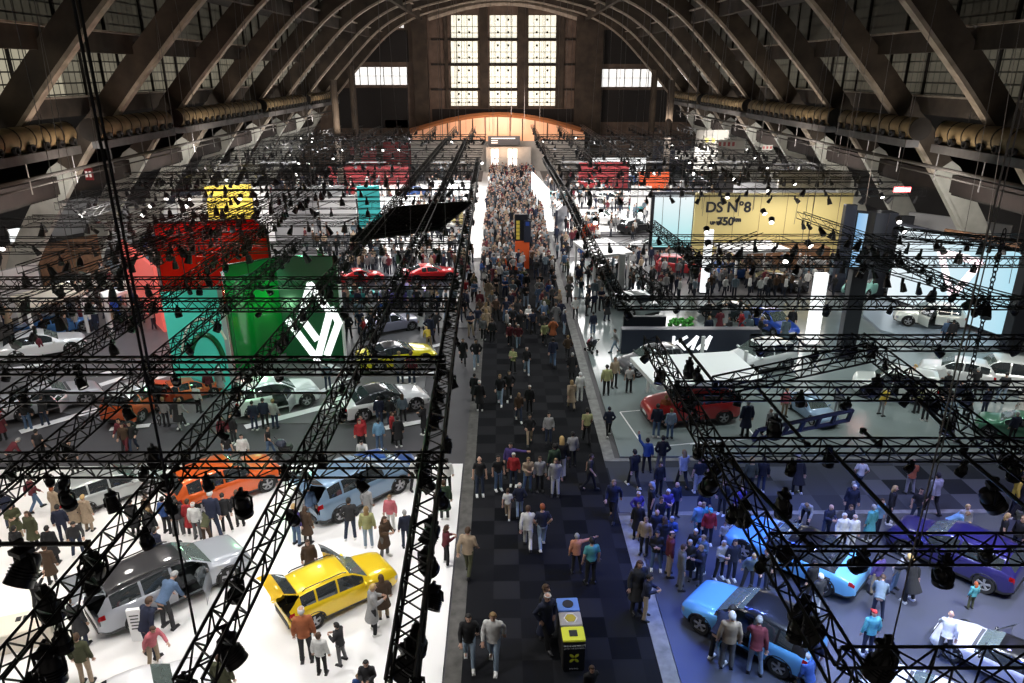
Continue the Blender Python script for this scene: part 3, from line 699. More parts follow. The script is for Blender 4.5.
POSES = {  # lean, drop of the pelvis, legs, arms (left of the figure is +x)
    'stand': (0, 0, ('stand', 'stand'), ('down', 'down')), 'walk': (.05, -.02, ('front', 'rear'), ('back', 'fwd')), 'walk2': (.04, -.02, ('rear', 'front'), ('pocket', 'pocket')),
    'phone': (.08, 0, ('stand', 'wide'), ('phone', 'phone')), 'pocket': (0, 0, ('wide', 'stand'), ('pocket', 'pocket')), 'bend': (.85, -.03, ('stand', 'wide'), ('reach', 'reach')),
    'point': (0, 0, ('stand', 'wide'), ('point', 'down')), 'raise': (-.03, 0, ('stand', 'stand'), ('raise', 'raise')), 'cross': (.03, 0, ('wide', 'stand'), ('cross', 'cross')), 'hip': (0, 0, ('stand', 'wide'), ('hip', 'down')),
    'lean': (.35, 0, ('stand', 'wide'), ('reach', 'down')), 'crouch': (.35, -.50, ('crouch', 'kneel'), ('fwd', 'phone')), 'wave': (0, 0, ('stand', 'wide'), ('up', 'down')), 'pointr': (0, 0, ('stand', 'wide'), ('down', 'point'))}
def build_pose(nm_):
    lean, drop, legs, arms = POSES[nm_]
    piv = Vector((0, .1 if nm_ == 'crouch' else 0, .95 + drop)); Rx = Matrix.Rotation(lean, 3, 'X')
    def U(v):
        return piv + Rx @ (Vector(v) - Vector((0, 0, .95)))
    out = {}
    def torso(bm, g=0.0, bot=.88, top=1.47, n=14, hem=0):
        prof = [(.90, .155, .115), (.98, .155, .115), (1.08, .14, .105), (1.2, .155, .115), (1.32, .175, .12), (1.42, .165, .10), (1.475, .07, .065)]
        pts = [(0, .0, z) for z, a, b in prof if z <= top + .01]; rr = [(a + g, b + g) for z, a, b in prof if z <= top + .01]
        if hem: pts = [(0, .0, .90 - hem)] + pts; rr = [(.165 + g + hem * .18, .14 + g + hem * .12)] + rr
        tube(bm, [U(p) for p in pts], rr, n, 'round' if not g else True, sx=(1, 0, 0))
        for s in (-1, 1): ball(bm, U((s * .165, 0, 1.405)), (.068 + g, .068 + g, .06 + g), 10, 6)
    def arm(bm, s, kind, g=0.0, cut=1.0):
        e, w_ = ARM[kind]; S = Vector((s * .175, 0, 1.405)); E = Vector((s * e[0], e[1], e[2])); W = Vector((s * w_[0], w_[1], w_[2])); 
        mid = S.lerp(E, .5)
        if cut < 1: tube(bm, [U(S), U(mid), U(S.lerp(E, .8))], [.056 + g, .052 + g, .052 + g], 9, True)
        else: tube(bm, [U(S), U(mid), U(E), U(E.lerp(W, .45)), U(W)], [.054 + g, .048 + g, .041 + g, .04 + g, .028 + g * 1.15], 9, 'round' if not g else True)
        return U(E), U(W)
    # body
    bm = B(); torso(bm)
    tube(bm, [U((0, .01, 1.44)), U((0, -.005, 1.55))], .056, 10, 'round')
    Hc = (0, -.02, 1.64); Rl = Matrix.Rotation(lean, 4, 'X')
    ball(bm, U(Hc), (.076, .094, .112), 14, 10, Rl); ball(bm, U((0, -.045, 1.585)), (.055, .06, .055), 10, 7, Rl)
    tube(bm, [U((0, -.108, 1.65)), U((0, -.128, 1.612))], [.012, .018], 6, 'round')
    for s in (-1, 1): ball(bm, U((s * .078, -.005, 1.63)), (.014, .026, .034), 8, 6, Rl)
    for s, k in ((1, legs[0]), (-1, legs[1])):
        h, kn, an = [Vector(p) for p in LEG(s, k)]
        if k not in ('crouch', 'kneel'): h.z += drop
        tube(bm, [h, h.lerp(kn, .5), kn, kn.lerp(an, .4), an], [.085, .072, .052, .052, .036], 9, 'round')
        tube(bm, [an + Vector((0, .03, -.04)), an + Vector((0, -.13, -.06))], [.036, .03], 8, 'round')
    for s, k in ((1, arms[0]), (-1, arms[1])):
        E, W = arm(bm, s, k); d = (W - E).normalized()
        side = d.cross(Vector((0, -1, .2))); side = side.normalized() if side.length > .1 else Vector((1, 0, 0)); nrm = d.cross(side)
        tube(bm, [W, W + d * .05, W + d * .095], [(.036, .02), (.044, .022), (.04, .018)], 9, 'round', sx=side)
        for q in range(4):
            b = W + d * .095 + side * (.033 - .022 * q); l = (.062, .075, .07, .052)[q]; sp = side * (.012 - .008 * q)
            tube(bm, [b, b + d * l * .55 + sp * .5, b + d * l + sp + nrm * .022], [.0105, .010, .0085], 6, 'round')
        b = W + d * .03 + side * .038; tube(bm, [b, b + d * .035 + side * .03, b + d * .07 + side * .036 + nrm * .01], [.013, .0115, .010], 6, 'round')
    me = remesh(bm, .0125, .3, 'body', 1)
    for m in ('skin', 'eye', 'lip'): me.materials.append(M[m])
    eyes = [U((s * .03, -.105, 1.648)) for s in (-1, 1)]; lip = [U((x, -.104, 1.577)) for x in (-.014, 0, .014)]
    for p in me.polygons:
        c = p.center
        if any((c - e).length < .015 for e in eyes): p.material_index = 1
        elif any((c - e).length < .012 for e in lip): p.material_index = 2
    out['body'] = me
    def legs_bm(bm, g, lo=1.0):
        for s, k in ((1, legs[0]), (-1, legs[1])):
            h, kn, an = [Vector(p) for p in LEG(s, k)]
            if k not in ('crouch', 'kneel'): h.z += drop
            tube(bm, [h + Vector((0, 0, .03)), h.lerp(kn, .5), kn, kn.lerp(an, .5), an + Vector((0, 0, -.015))], [.098 + g, .085 + g, .068 + g, .066 + g, .062 + g], 10, True)
    bm = B(); legs_bm(bm, 0); tube(bm, [U((0, 0, .86)), U((0, 0, .95)), U((0, 0, 1.02))], [(.15, .125), (.168, .128), (.155, .118)], 14, True, sx=(1, 0, 0))
    out['trousers'] = remesh(bm, .022, None, 'trousers'); out['trousers'].materials.append(M['fabric'])
    for st, g, cut, hem in (('jacket', .026, 1, .04), ('tee', .014, .5, .0), ('coat', .03, 1, .42)):
        bm = B(); torso(bm, g, hem=hem)
        for s, k in ((1, arms[0]), (-1, arms[1])): arm(bm, s, k, g * .8, cut)
        if st != 'tee': tube(bm, [U((0, .01, 1.45)), U((0, .005, 1.52))], [.085, .072], 10, True)
        if st == 'coat':
            ball(bm, U((0, .1, 1.46)), (.11, .05, .08), 10, 7, Rl)
        out[st] = remesh(bm, .022, None, {'jacket': 'jacket', 'tee': 't_shirt', 'coat': 'coat'}[st]); out[st].materials.append(M['fabric'])
    # hair
    for st in ('short', 'long', 'thin', 'cap'):
        bm = B(); vs = ball(bm, (0, 0, 0), (.086, .104, .12), 18, 14)
        kill = []
        for v in vs:
            x, y, z = v.co
            if st == 'long': k = (y < -.03 and z < .062) or (y < .01 and z < -.02 and abs(x) < .07)
            elif st == 'thin': k = z > .075 or (y < .03 and z < .03) or z < -.05
            elif st == 'cap': k = z < .035
            else: k = (y < -.02 and z < .06) or z < -.055 or (y < .04 and z < .0)
            if k: kill.append(v)
        bmesh.ops.delete(bm, geom=kill, context='VERTS')
        bmesh.ops.solidify(bm, geom=bm.faces[:], thickness=-.012)
        if st == 'long': tube(bm, [(0, .075, .0), (0, .088, -.12), (0, .085, -.25), (0, .1, -.33)], [(.085, .045), (.1, .045), (.095, .035), (.05, .02)], 10, 'round', sx=(1, 0, 0))
        if st == 'cap': tube(bm, [(0, -.08, .045), (0, -.16, .03)], [(.06, .012), (.04, .008)], 8, 'round', sx=(1, 0, 0))
        bm.transform(Matrix.Translation(U(Hc)) @ Rl)
        me = bpy.data.meshes.new('cap' if st == 'cap' else 'hair'); bm.to_mesh(me); bm.free(); me.materials.append(M['hair'])
        for p in me.polygons: p.use_smooth = True
        out['h_' + st] = me
    for s, k, key in ((1, legs[0], 'shoeA'), (-1, legs[1], 'shoeB')):
        an = Vector(LEG(s, k)[2]); bm = B()
        tilt = .5 if k == 'rear' else 0
        tube(bm, [(0, .055, -.035), (0, -.03, -.03), (0, -.12, -.048), (0, -.17, -.055)], [(.042, .05), (.048, .055), (.05, .038), (.036, .028)], 10, 'round', sx=(1, 0, 0))
        box(bm, (0, -.06, -.078), (.095, .26, .022)); bm.transform(Matrix.Translation(an) @ Matrix.Rotation(tilt, 4, 'X'))
        me = bpy.data.meshes.new('shoe'); bm.to_mesh(me); bm.free(); me.materials.append(M['leather'])
        for p in me.polygons: p.use_smooth = True
        me.set_sharp_from_angle(angle=.8); out[key] = me
    return out
PD = {k: build_pose(k) for k in POSES}
C_ = dict(K=(.011, .011, .013), C=(.03, .03, .034), N=(.013, .018, .045), G=(.13, .13, .135), L=(.34, .34, .34), W=(.72, .72, .70), B=(.03, .085, .28), S=(.16, .32, .48), T=(.08, .33, .36), R=(.36, .02, .025), U=(.13, .018, .028), O=(.40, .12, .045),
          Y=(.62, .44, .05), E=(.38, .29, .2), V=(.07, .075, .035), M=(.03, .06, .03), P=(.62, .17, .2), Z=(.07, .04, .022), H=(.07, .045, .2), J=(.09, .15, .26), D=(.025, .038, .075), I=(.28, .37, .48), A=(.62, .27, .17), X=(.42, .43, .2), Q=(.14, .19, .23))
HC = dict(k=(.012, .01, .009), b=(.06, .03, .015), d=(.22, .14, .06), y=(.45, .3, .12), g=(.3, .3, .3), w=(.6, .6, .6), r=(.28, .07, .02), t=(.05, .35, .4), n=(.02, .03, .1), R=(.4, .02, .02), p=(.6, .3, .25))
NP = [0]; PPOS = []
def person(P, h, pose, rot, top, tc, lc, hair, hc, label, group=None, shoe='K'):
    pd = PD[pose]
    t = linkme('person', pd['body'], None); NP[0] += 1
    t.location = P; s = h / 1.755; t.scale = (s * random.uniform(.97, 1.05), s * random.uniform(.97, 1.05), s); t.rotation_euler = (0, 0, math.radians(rot))
    tag(t, label, 'person', group)
    def ch(key, col, name):
        o = linkme(name, pd[key], None, t); o.color = (*col, 1); return o
    ch(top, C_[tc], {'jacket': 'jacket', 'tee': 't_shirt', 'coat': 'coat'}[top]); ch('trousers', C_[lc], 'trousers')
    if hair != 'bald': ch('h_' + hair, HC[hc], 'cap' if hair == 'cap' else 'hair')
    ch('shoeA', C_[shoe], 'shoe'); ch('shoeB', C_[shoe], 'shoe')
    PPOS.append((P[0], P[1])); return t
OR = dict(a=(0, 550), b=(200, 550), c=(380, 550), d=(560, 550), e=(660, 550), f=(824, 550), g=(0, 430), h=(180, 430), i=(330, 430), j=(500, 430), k=(660, 430), l=(824, 430), m=(0, 320), n=(180, 320), o=(340, 320), p=(520, 320), q=(680, 320), r=(824, 320))
YLA, YLB = G(300, 424).y, G(300, 330).y
def floor_z(x, y):
    if x < XS and 8 < y < yw: return .06
    if x > xr + .75 and yk0 < y < yk1: return .09
    if x > xr + .52 and 6 < y < yc0 - .3: return .05
    if x < XS: return 0.0 if yw <= y < YLA else (.05 if y < YLB else .04)
    return .04 if x > xr + .8 and y >= yk1 else .012
SK = dict(s='short', l='long', t='thin', c='cap', x='bald')
PEOPLE = r'''
a 450 690 432 stand 185 jacket V E s b man in dark olive jacket and beige trousers near the bottom edge, back to camera
a 290 700 500 phone 30 coat K K s k dark clothed person with a green print under the large lamp at lower left
a 800 596 382 lean 60 jacket P E s b person in bright pink jacket and beige trousers bent over beside the silver wagon
a 775 545 275 lean 150 jacket N D s b man in dark navy jacket bent behind the person in pink
a 860 402 160 bend 160 jacket J C s g man in blue denim jacket leaning into the open door of the silver wagon
a 430 492 245 stand 170 coat C D s b person in long grey coat and jeans behind the open wagon tailgate
a 300 452 255 stand 200 jacket R C s k person in red jacket left of the silver wagon tailgate
a 215 340 138 raise 120 coat K C s y blond person in black coat taking a picture at the far left of the white stand
a 275 178 35 stand 190 coat Z C s b woman in dark brown coat left of the silver wagon
b 550 578 292 stand 190 jacket O C t w white haired man in orange jacket behind the open yellow tailgate
b 628 642 375 stand 175 jacket W K s b boy in white hoodie and black trousers near the yellow car
b 728 588 332 phone 250 jacket C G s k man in black jacket and grey trousers facing the boy in the white hoodie
b 892 422 178 phone 110 coat L K s y woman in grey padded coat and black trousers by the yellow car door
b 942 352 130 stand 200 coat Z E l b brown haired woman in dark jacket and beige trousers at the yellow front wing
b 572 150 -10 stand 20 coat Z K l b woman in dark patterned dress behind the roof of the yellow car
b 870 790 565 phone 0 jacket C C s k man in dark jacket looking down at the bottom edge right of the yellow car
b 822 800 635 stand 10 jacket B C s d child in blue jacket at the bottom edge beside a man in black
b 140 800 535 stand 180 coat V C s b person in green hooded coat at the bottom edge under a lamp
c 458 586 320 walk 5 jacket K I s k man in black sweater and pale jeans walking at the front of the aisle
c 582 596 303 walk -8 jacket W I s d man in cream sweater and pale jeans walking at the front of the aisle
c 848 492 215 walk2 30 coat N K t w white haired man in navy coat left of the waste bins
c 842 452 148 stand 60 jacket K K s b man in black jacket just behind the white haired man at the bins
d 150 820 602 walk 20 jacket K K s b man whose head shows below the waste bins
d 432 350 122 phone 75 jacket N E s k man in navy jacket and beige trousers at the right aisle strip
d 390 320 42 stand 15 coat C C l b woman in dark coat and grey scarf at the corner of the blue stand
d 848 606 300 stand 170 jacket E G s w man in beige jacket and grey trousers beside the light blue hatchback door
d 792 572 302 bend 130 jacket N K s k person in navy jacket behind the man in beige at the blue hatchback
d 985 636 382 lean 160 jacket U I s g person in dark red hooded jacket and pale jeans at the blue hatchback side
d 812 148 -5 phone 20 jacket L K s g man in pale striped jacket beyond the light blue hatchback bonnet
d 650 150 -58 phone 330 coat K K s g man in black coat at the left edge of the blue lit stand
d 712 178 -2 phone 280 jacket N D s d person in blue jacket in front of the light blue hatchback
d 872 160 -55 stand 10 jacket N N s k tall man in navy suit behind the light blue hatchback
d 960 196 48 lean 0 jacket Q C s y blond man in slate sweater leaning on the light blue hatchback windscreen
f 214 538 310 stand 185 jacket T N c R woman in teal padded jacket and red scarf left of the white sports car
f 262 352 212 bend 150 jacket Q N s b man in slate jacket bending just ahead of the woman in teal
f 352 208 20 lean 40 jacket L J s g man in grey sweater beside the rear of the light blue coupe
f 425 272 50 lean 200 coat K K l y blond woman in long black coat near the purple blue car
f 252 228 58 stand 200 jacket H E s k person in purple top and pale trousers behind the light blue coupe
f 745 305 182 stand 190 jacket T V l r red haired child in bright teal jacket beside the purple blue car
f 600 555 385 lean 150 jacket W G x w bald man in white sweater with dark strap leaning on the white sports car
e 745 706 560 crouch 200 jacket B J s g person in bright blue jacket low behind the blue hatchback tail
e 760 660 530 stand 170 jacket N K s k person in dark jacket near the blue hatchback rear wheel
e 556 192 20 stand 30 jacket L K s b person in black and white striped sweater behind the blue hatchback roof
e 520 200 25 stand 350 jacket C N s d person in dark top beside the striped sweater
e 758 262 108 stand 20 jacket K K s k man in black under the slanting truss by the light blue coupe
e 790 335 180 stand 200 jacket C W s w white haired man in dark gilet and pale sleeves under the slanting truss
g 60 502 312 stand 200 jacket N D s k man in navy jacket and jeans at the left edge of the white stand
g 100 565 410 phone 30 coat V E l k dark haired woman in olive coat with a white tote at far left
g 186 610 440 stand 350 coat V K l b long haired woman in olive parka at far left
g 285 690 520 stand 185 coat K K s k man in black coat seen from behind at far left
g 120 690 565 stand 170 coat K K s k person in black under the single hanging lamp at far left
g 190 418 262 walk 150 jacket U J s k person in dark red top and blue jeans left of the grey car
g 400 522 360 stand 185 coat E C s d woman in beige coat left of a pair before the grey car
g 462 522 358 stand 175 coat E E s y person in pale beige coat right of a pair before the grey car
g 305 475 345 stand 160 coat E N s r person with ginger hair and dark red bag before the grey car
g 335 575 420 stand 200 jacket N N s k person in navy with a white tote bag before the grey car
g 410 645 472 lean 40 jacket C D s k person in dark grey jacket with pink scarf at far left
g 790 595 425 stand 180 jacket K K s d man in black padded jacket above the silver wagon
g 862 532 410 stand 170 jacket B C s k man in bright blue jacket above the silver wagon
g 922 540 340 pocket 200 jacket K G s k man in black jacket and grey trousers left of the orange car
g 700 545 372 stand 170 coat K K s k person in long black coat beside the bright blue jacket
g 775 520 370 stand 150 jacket Z C s b person in brown jacket next to the bright blue jacket
g 825 700 560 stand 160 jacket N N s k man in dark shirt just behind the silver wagon roof
g 220 162 0 stand 180 tee K K s k man in black shirt standing in the left cross aisle
g 62 205 80 bend 140 jacket U K s g grey haired person in burgundy top at the left edge
g 388 225 110 stand 10 jacket K C s d person in dark clothes behind the grey car
g 655 125 -20 walk 0 jacket Z U s k person in dark jacket walking in the left cross aisle above the grey car
g 690 118 -25 walk2 10 jacket K D s k person in black walking beside another in the left cross aisle
h 95 562 380 stand 180 jacket W G t w white haired man in white sweater behind the orange car
h 180 566 335 lean 190 jacket N D s w white haired man in navy jacket behind the orange car
h 242 530 345 lean 200 jacket K K s k man in black jacket beside the orange car door
h 312 496 310 stand 190 jacket C C s b person in grey trousers half hidden by a lamp beside the orange car
h 66 545 400 stand 180 coat R C s b person in red coat behind the orange car
h 142 592 440 bend 170 jacket V Z s g person in green jacket bent down behind the orange car
h 8 548 370 stand 200 jacket C G s k person in dark jacket left of the orange car
h 255 185 50 stand 170 tee K J s w white bearded man in black t shirt beyond the orange car
h 335 190 50 stand 10 jacket W K s k man in white shirt beyond the orange car
h 462 142 -10 walk 100 tee K J s k man in black t shirt pushing a pram in the left cross aisle
h 602 592 380 stand 150 jacket H J s y person in navy and pink jacket beside the silver blue car boot
h 615 480 312 stand 20 jacket W W s y person in white jacket by the silver blue car boot
h 672 484 320 lean 190 jacket J I s k person in denim jacket leaning at the silver blue car boot
h 658 585 462 stand 160 coat Z K l b long haired woman in brown coat in front of the silver blue car
h 880 566 350 pocket 190 jacket C D s k man in charcoal jacket and jeans in front of the silver blue car
h 968 606 394 stand 185 jacket X I l d woman in pale olive vest and light jeans in front of the silver blue car
h 965 470 302 stand 160 jacket L L c p person with a pink hat beside the silver blue car
h 930 108 -20 stand 10 jacket R K s k woman in red jacket beyond the small blue car
h 945 205 88 lean 0 jacket W K s k person in white and black vest behind the small blue car
i 285 655 440 phone 60 coat Z G l b woman in long brown coat right of the silver blue car
i 315 520 362 stand 350 jacket P W s d person in pink and white top near the silver blue car
i 392 605 420 stand 200 jacket N D s g man in navy jacket near the yellow front wing
i 588 462 258 stand 185 coat M C s b person in dark green parka on the white stand beside the aisle truss
i 602 322 168 stand 190 jacket W K s k person in white jacket with black strap at the back edge of the white stand
i 596 690 488 phone 110 jacket U K l b woman in dark red jacket at the edge of the white stand
i 708 748 500 walk 165 jacket E V s b woman in beige sweater and green skirt walking on the left strip
i 768 340 135 stand 5 tee K D x b bald man in black t shirt first from the left of the row across the aisle
i 862 312 130 stand 20 tee K J s k man in black t shirt second from the left of the row across the aisle
i 925 252 65 point 350 jacket H K s k person in bright purple hoodie in the aisle
i 940 290 140 stand 350 jacket R D s w man in red sweater in the row across the aisle
i 1012 318 135 phone 15 jacket E J s d man in beige jacket in the row across the aisle
i 440 310 130 lean 30 jacket W C c w person in white hooded top at the rear of the silver blue car
i 255 106 -30 stand 180 jacket S J s k person in pale blue shirt beyond the small blue car
i 910 458 302 walk 175 tee W E s b child in white t shirt and beige trousers in the aisle
i 970 446 232 walk2 180 jacket N I t w man in navy padded jacket and pale jeans beside a child in white
j 202 318 135 stand 10 jacket L K s b man in grey shirt and black trousers in the row across the aisle
j 282 342 145 stand 350 jacket L W l d woman in white and black holding a dark bag in the aisle
j 275 265 72 stand 200 jacket M K s k man in dark green jacket in the aisle behind the row
j 312 250 32 stand 180 jacket K W l y blond person in black jacket in the aisle behind the row
j 368 192 10 stand 190 jacket L K s k person in light grey hoodie in the aisle behind the row
j 455 312 120 walk 75 tee C K s k man in dark grey t shirt striding across the aisle
j 575 462 250 walk 340 jacket N K s d man in navy jacket and white shoes walking on the right of the aisle
j 142 612 390 walk 178 jacket W W s b person in all white tracksuit walking away in the aisle
j 215 608 380 walk2 185 tee N I s r ginger man in navy t shirt and pale jeans walking away in the aisle
j 388 735 532 pointr 185 jacket A K s g grey haired man in salmon sweater pointing to the right
j 462 790 552 stand 195 tee T K s k man in teal t shirt and black trousers beside the man who points
j 682 300 100 walk 200 jacket K K s k man in black walking onto the cross carpet
j 745 222 42 wave 180 jacket B K s k man in blue jacket with one arm raised at the glossy stand edge
j 822 222 30 pocket 180 jacket K G s k man in black jacket at the edge of the glossy stand
j 930 300 102 walk 200 jacket L K l d woman in white blouse and black trousers on the cross carpet
j 1008 325 140 stand 190 tee K L s k man in black t shirt and grey trousers on the cross carpet
j 810 340 220 stand 20 jacket K K s k man in black at the left end of the cross carpet
j 698 500 315 pocket 20 jacket H C t w white haired man in purple jacket with bag at the corner of the blue stand
j 700 560 372 stand 340 coat K K s k person in black coat in the crowd at the corner of the blue stand
j 792 600 420 stand 0 jacket N D x b bald man in navy jacket in the crowd at the blue stand corner
j 845 485 330 phone 10 jacket H D s w white haired person in violet hoodie in the crowd at the blue stand corner
j 892 450 295 stand 30 jacket N K x b bald man in dark blue on the cross carpet near the blue stand
j 868 632 440 phone 330 jacket B N s g person in bright blue jacket with white shoes in the crowd at the blue stand
j 792 720 515 cross 350 jacket K J s k man in dark jacket with beige band in the crowd at the blue stand
j 735 640 460 stand 330 jacket E K s d person in pale brown top in the crowd at the blue stand
k 188 562 368 stand 190 jacket S S x w man in pale blue jacket with navy backpack on the blue stand
k 215 480 305 stand 10 jacket N N x b bald man in navy jacket at the back strip of the blue stand
k 312 440 305 stand 320 jacket K K l b person in black with a white bag at the back strip of the blue stand
k 398 470 350 stand 10 jacket H N s d person in violet and white top at the back strip of the blue stand
k 240 592 415 stand 0 jacket R N c t person in bright red jacket and teal hat on the blue stand
k 205 560 470 stand 20 jacket T N s d person in light teal top next to the bright red jacket
k 320 602 475 stand 5 jacket L N s b child in striped top beside the light blue coupe bonnet
k 165 705 542 stand 340 coat K N s w white haired person in black jacket on the blue stand
k 210 735 590 phone 300 jacket J D s d person in blue jacket right of one in black on the blue stand
k 205 322 140 stand 350 tee K L s k man in black t shirt with pale trousers under the truss corner
k 450 332 140 stand 180 jacket V C l y blond woman in olive jacket on the black cross carpet
k 512 322 140 stand 170 jacket K D s k person in black beside the olive jacket on the black cross carpet
k 692 332 140 lean 180 coat K K s g person in black coat near the middle of the black cross carpet
k 738 500 385 bend 330 jacket L K s d person in pale striped top bending behind the light blue coupe
k 840 568 410 phone 20 jacket N D x b bald man in navy jacket behind the light blue coupe
k 965 465 312 stand 350 jacket N N s w white haired man in navy at the back strip above the light blue coupe
k 912 620 490 stand 10 jacket W W s w person in white top left of a pair in white behind the light blue coupe
k 965 628 505 stand 0 jacket W W t w person in white top right of a pair in white behind the light blue coupe
l 170 322 145 walk2 170 tee W J s k man in white t shirt and blue jeans on the black cross carpet
l 430 332 165 phone 180 jacket O L x b bald man in orange sweater and pale trousers on the black cross carpet
l 545 432 220 walk 190 jacket L K s k person in striped shirt holding a black coat on the cross carpet
l 460 482 315 hip 350 tee K D s k man in black t shirt with hand on hip at the carpet edge
l 325 482 285 stand 60 jacket K K l y blond person in black with white belt at the carpet edge
l 955 442 215 point 60 jacket Y N s k person in yellow top at the right end of the cross carpet
l 990 460 235 walk 250 coat K K s g man in black coat beside the yellow top
l 890 620 475 stand 60 tee K N l y blond woman in black top at right of the purple blue car
l 970 640 490 stand 280 jacket K N l y second blond woman in black, facing the first, right of the purple blue car
l 620 565 430 bend 70 jacket S D s d person in pale blue shirt bending over the purple blue car
l 692 572 410 stand 0 jacket L N s y blond person in pale top behind the purple blue car
l 715 600 485 stand 340 jacket E N s y child behind the purple blue car
l 100 570 420 phone 15 jacket N N s b person in navy jacket left of the purple blue car
l 222 575 410 stand 200 coat T C s g person in teal coat left of the purple blue car
l 262 540 388 stand 30 jacket S N s b person in light blue top beside the teal coat
l 122 450 310 stand 180 jacket N N s g person in dark navy jacket at the back strip left of the purple blue car
o 632 232 92 walk 5 coat K C s k man in open black jacket carrying a bag left of the aisle
o 698 248 95 walk2 0 jacket K I s k man in black jacket and pale jeans on the left strip
o 690 420 278 stand 160 coat K K s k person in black coat standing on the left strip
o 716 470 310 stand 180 coat K K t w white haired person in black coat standing on the left strip
o 870 142 15 walk 0 jacket U K s w white haired man in maroon jacket in the aisle
o 912 146 25 walk2 0 jacket U I s w man in maroon jacket and pale jeans in the aisle
o 955 278 135 walk 5 jacket K I t w white haired man in black jacket and pale trousers in the aisle
o 888 275 150 phone 330 jacket X K s k person in cream jacket in the aisle
o 820 437 275 walk 355 jacket K I s d man in black jacket and very pale jeans in the aisle
o 866 414 255 walk2 0 jacket K K s k person all in black beside pale jeans in the aisle
o 915 522 380 walk 10 jacket Z D l d woman in brown jacket in the aisle
o 970 482 365 stand 350 jacket K K t w white haired man in black jacket beside the brown jacket in the aisle
o 970 640 480 walk2 0 jacket K E s k man in black sweater and khaki trousers in the aisle
o 735 108 -5 stand 180 jacket G K s d person in grey jacket on the left side of the aisle
o 780 118 0 stand 175 jacket C K s b person in charcoal jacket on the left side of the aisle
o 205 662 518 stand 20 jacket S J s k man in pale blue shirt and jeans near the white coupe
o 118 645 555 stand 330 jacket R K s k person in bright red jacket near the white coupe
o 272 630 510 stand 90 jacket R K s b person with red bag near the white coupe
o 302 655 530 stand 200 coat K K s k person in black coat near the white coupe
o 432 592 455 phone 240 coat K K s k man in dark coat at the white coupe front wheel
o 205 545 392 stand 190 jacket N D s k man in navy jacket at the white coupe door
o 260 548 415 stand 180 jacket K D s k man in black jacket at the white coupe door
o 325 532 400 stand 190 jacket Q K l b person in plaid shirt at the white coupe door
o 455 152 78 bend 200 jacket Y E s y person in yellow jacket beside the yellow sports car
o 310 330 160 stand 180 jacket G D s d person in grey jacket behind the yellow sports car
o 370 335 160 stand 180 jacket U D s b person in dark red jacket behind the yellow sports car
p 125 132 15 walk 0 jacket X K s k person in cream top and black skirt in the aisle
p 168 112 0 walk2 180 coat O C s b person in brown orange coat in the aisle
p 168 242 90 walk 180 jacket N J s k man in navy jacket and blue jeans walking away in the aisle
p 243 208 90 walk2 180 jacket Z C s d person in brown grey jacket at the right aisle strip
p 265 305 175 stand 185 coat K K s g person in black coat at the right aisle strip
p 262 462 308 walk 190 coat E E l d woman in tan coat and tan trousers at the right of the aisle
p 305 418 268 stand 180 jacket W W s w white haired man in white shirt and pale trousers at the right strip
p 145 635 482 stand 0 jacket L D s k man in light grey hoodie in the middle of the aisle
p 340 632 452 walk 185 tee X K s k man in lime green top walking away at the right strip
p 452 602 448 walk2 180 jacket N K s k man in navy jacket on the edge of the glossy stand
p 485 172 48 walk 265 jacket L I s k person in pale grey jacket and jeans left of the dark sign block
p 372 80 18 stand 190 jacket N J s k person in navy with a pram right of the aisle
p 358 165 68 crouch 20 jacket P K s k child in pink seated in a pram right of the aisle
p 440 390 230 stand 180 jacket X K s k man in pale yellow shirt by the black car under the canopy
p 480 352 190 stand 20 jacket E C s b person in grey beige jacket by the black car under the canopy
p 556 376 235 stand 180 tee W K s k man in white t shirt by the black car under the canopy
p 695 605 430 stand 170 jacket N J s k man in navy jacket in front of the red off-roader
p 765 612 460 stand 185 jacket I J s d person in faded denim in front of the red off-roader
p 738 540 420 stand 150 coat O C s y blond woman in orange vest in front of the red off-roader
q 330 602 410 stand 185 coat N K s g man in dark suit seen from behind beside the red off-roader
q 445 605 465 walk 30 jacket L K s w white haired person in black and white near the grey blue sedan
q 150 505 430 stand 160 jacket R K s k person in red beside the red off-roader rear wheel
q 530 500 400 stand 10 jacket P E s d person in peach top left of the grey blue sedan
q 800 490 400 stand 190 jacket L L s k person in pale grey beside the grey blue sedan bonnet
r 285 492 390 lean 100 jacket Y L s k person in yellow jacket near the open white van door
r 512 522 400 stand 170 jacket C C s k man in dark grey right of the open white van door
r 470 482 395 stand 180 jacket X C s k person in yellow green vest right of the open white van door
r 610 130 -5 stand 180 jacket J D s g man in teal blue jacket in front of the white stage car
r 640 135 0 stand 170 jacket C K s k man in dark jacket in front of the white stage car
r 815 492 395 stand 190 jacket N D s k person in navy near the green car at the right edge
r 955 632 520 stand 180 jacket N K s g person in dark navy at the right edge beside the green car
r 640 625 540 walk 200 jacket G L s k person in grey and white walking under the slanting truss
r 720 505 410 lean 190 coat K K s k person in black coat near the white roofed cars
n 232 650 495 stand 30 jacket U C s k person in dark red jacket in front of the white hatchback nose
n 280 640 500 stand 340 jacket K C s b person in black jacket in front of the white hatchback nose
n 385 570 420 stand 180 jacket N D s k man in navy jacket left of three at the white hatchback
n 440 560 400 stand 185 jacket N K s k man in dark jacket in the middle of three at the white hatchback
n 490 560 415 stand 170 jacket L D s d person in pale top right of three at the white hatchback
n 155 400 315 stand 190 jacket U C s g person in dark red beside the small orange car
n 215 385 285 stand 180 coat L L s w person in pale coat beside the small orange car
n 100 480 375 stand 160 jacket W C s k person in white top beside the small orange car
n 15 560 400 walk 150 jacket L C l d person in grey near the orange open car
n 760 360 285 stand 190 jacket Q D s k person in slate jacket right of the white hatchback
m 150 570 395 stand 180 jacket K J l r red haired woman in black jacket and jeans at the silver coupe
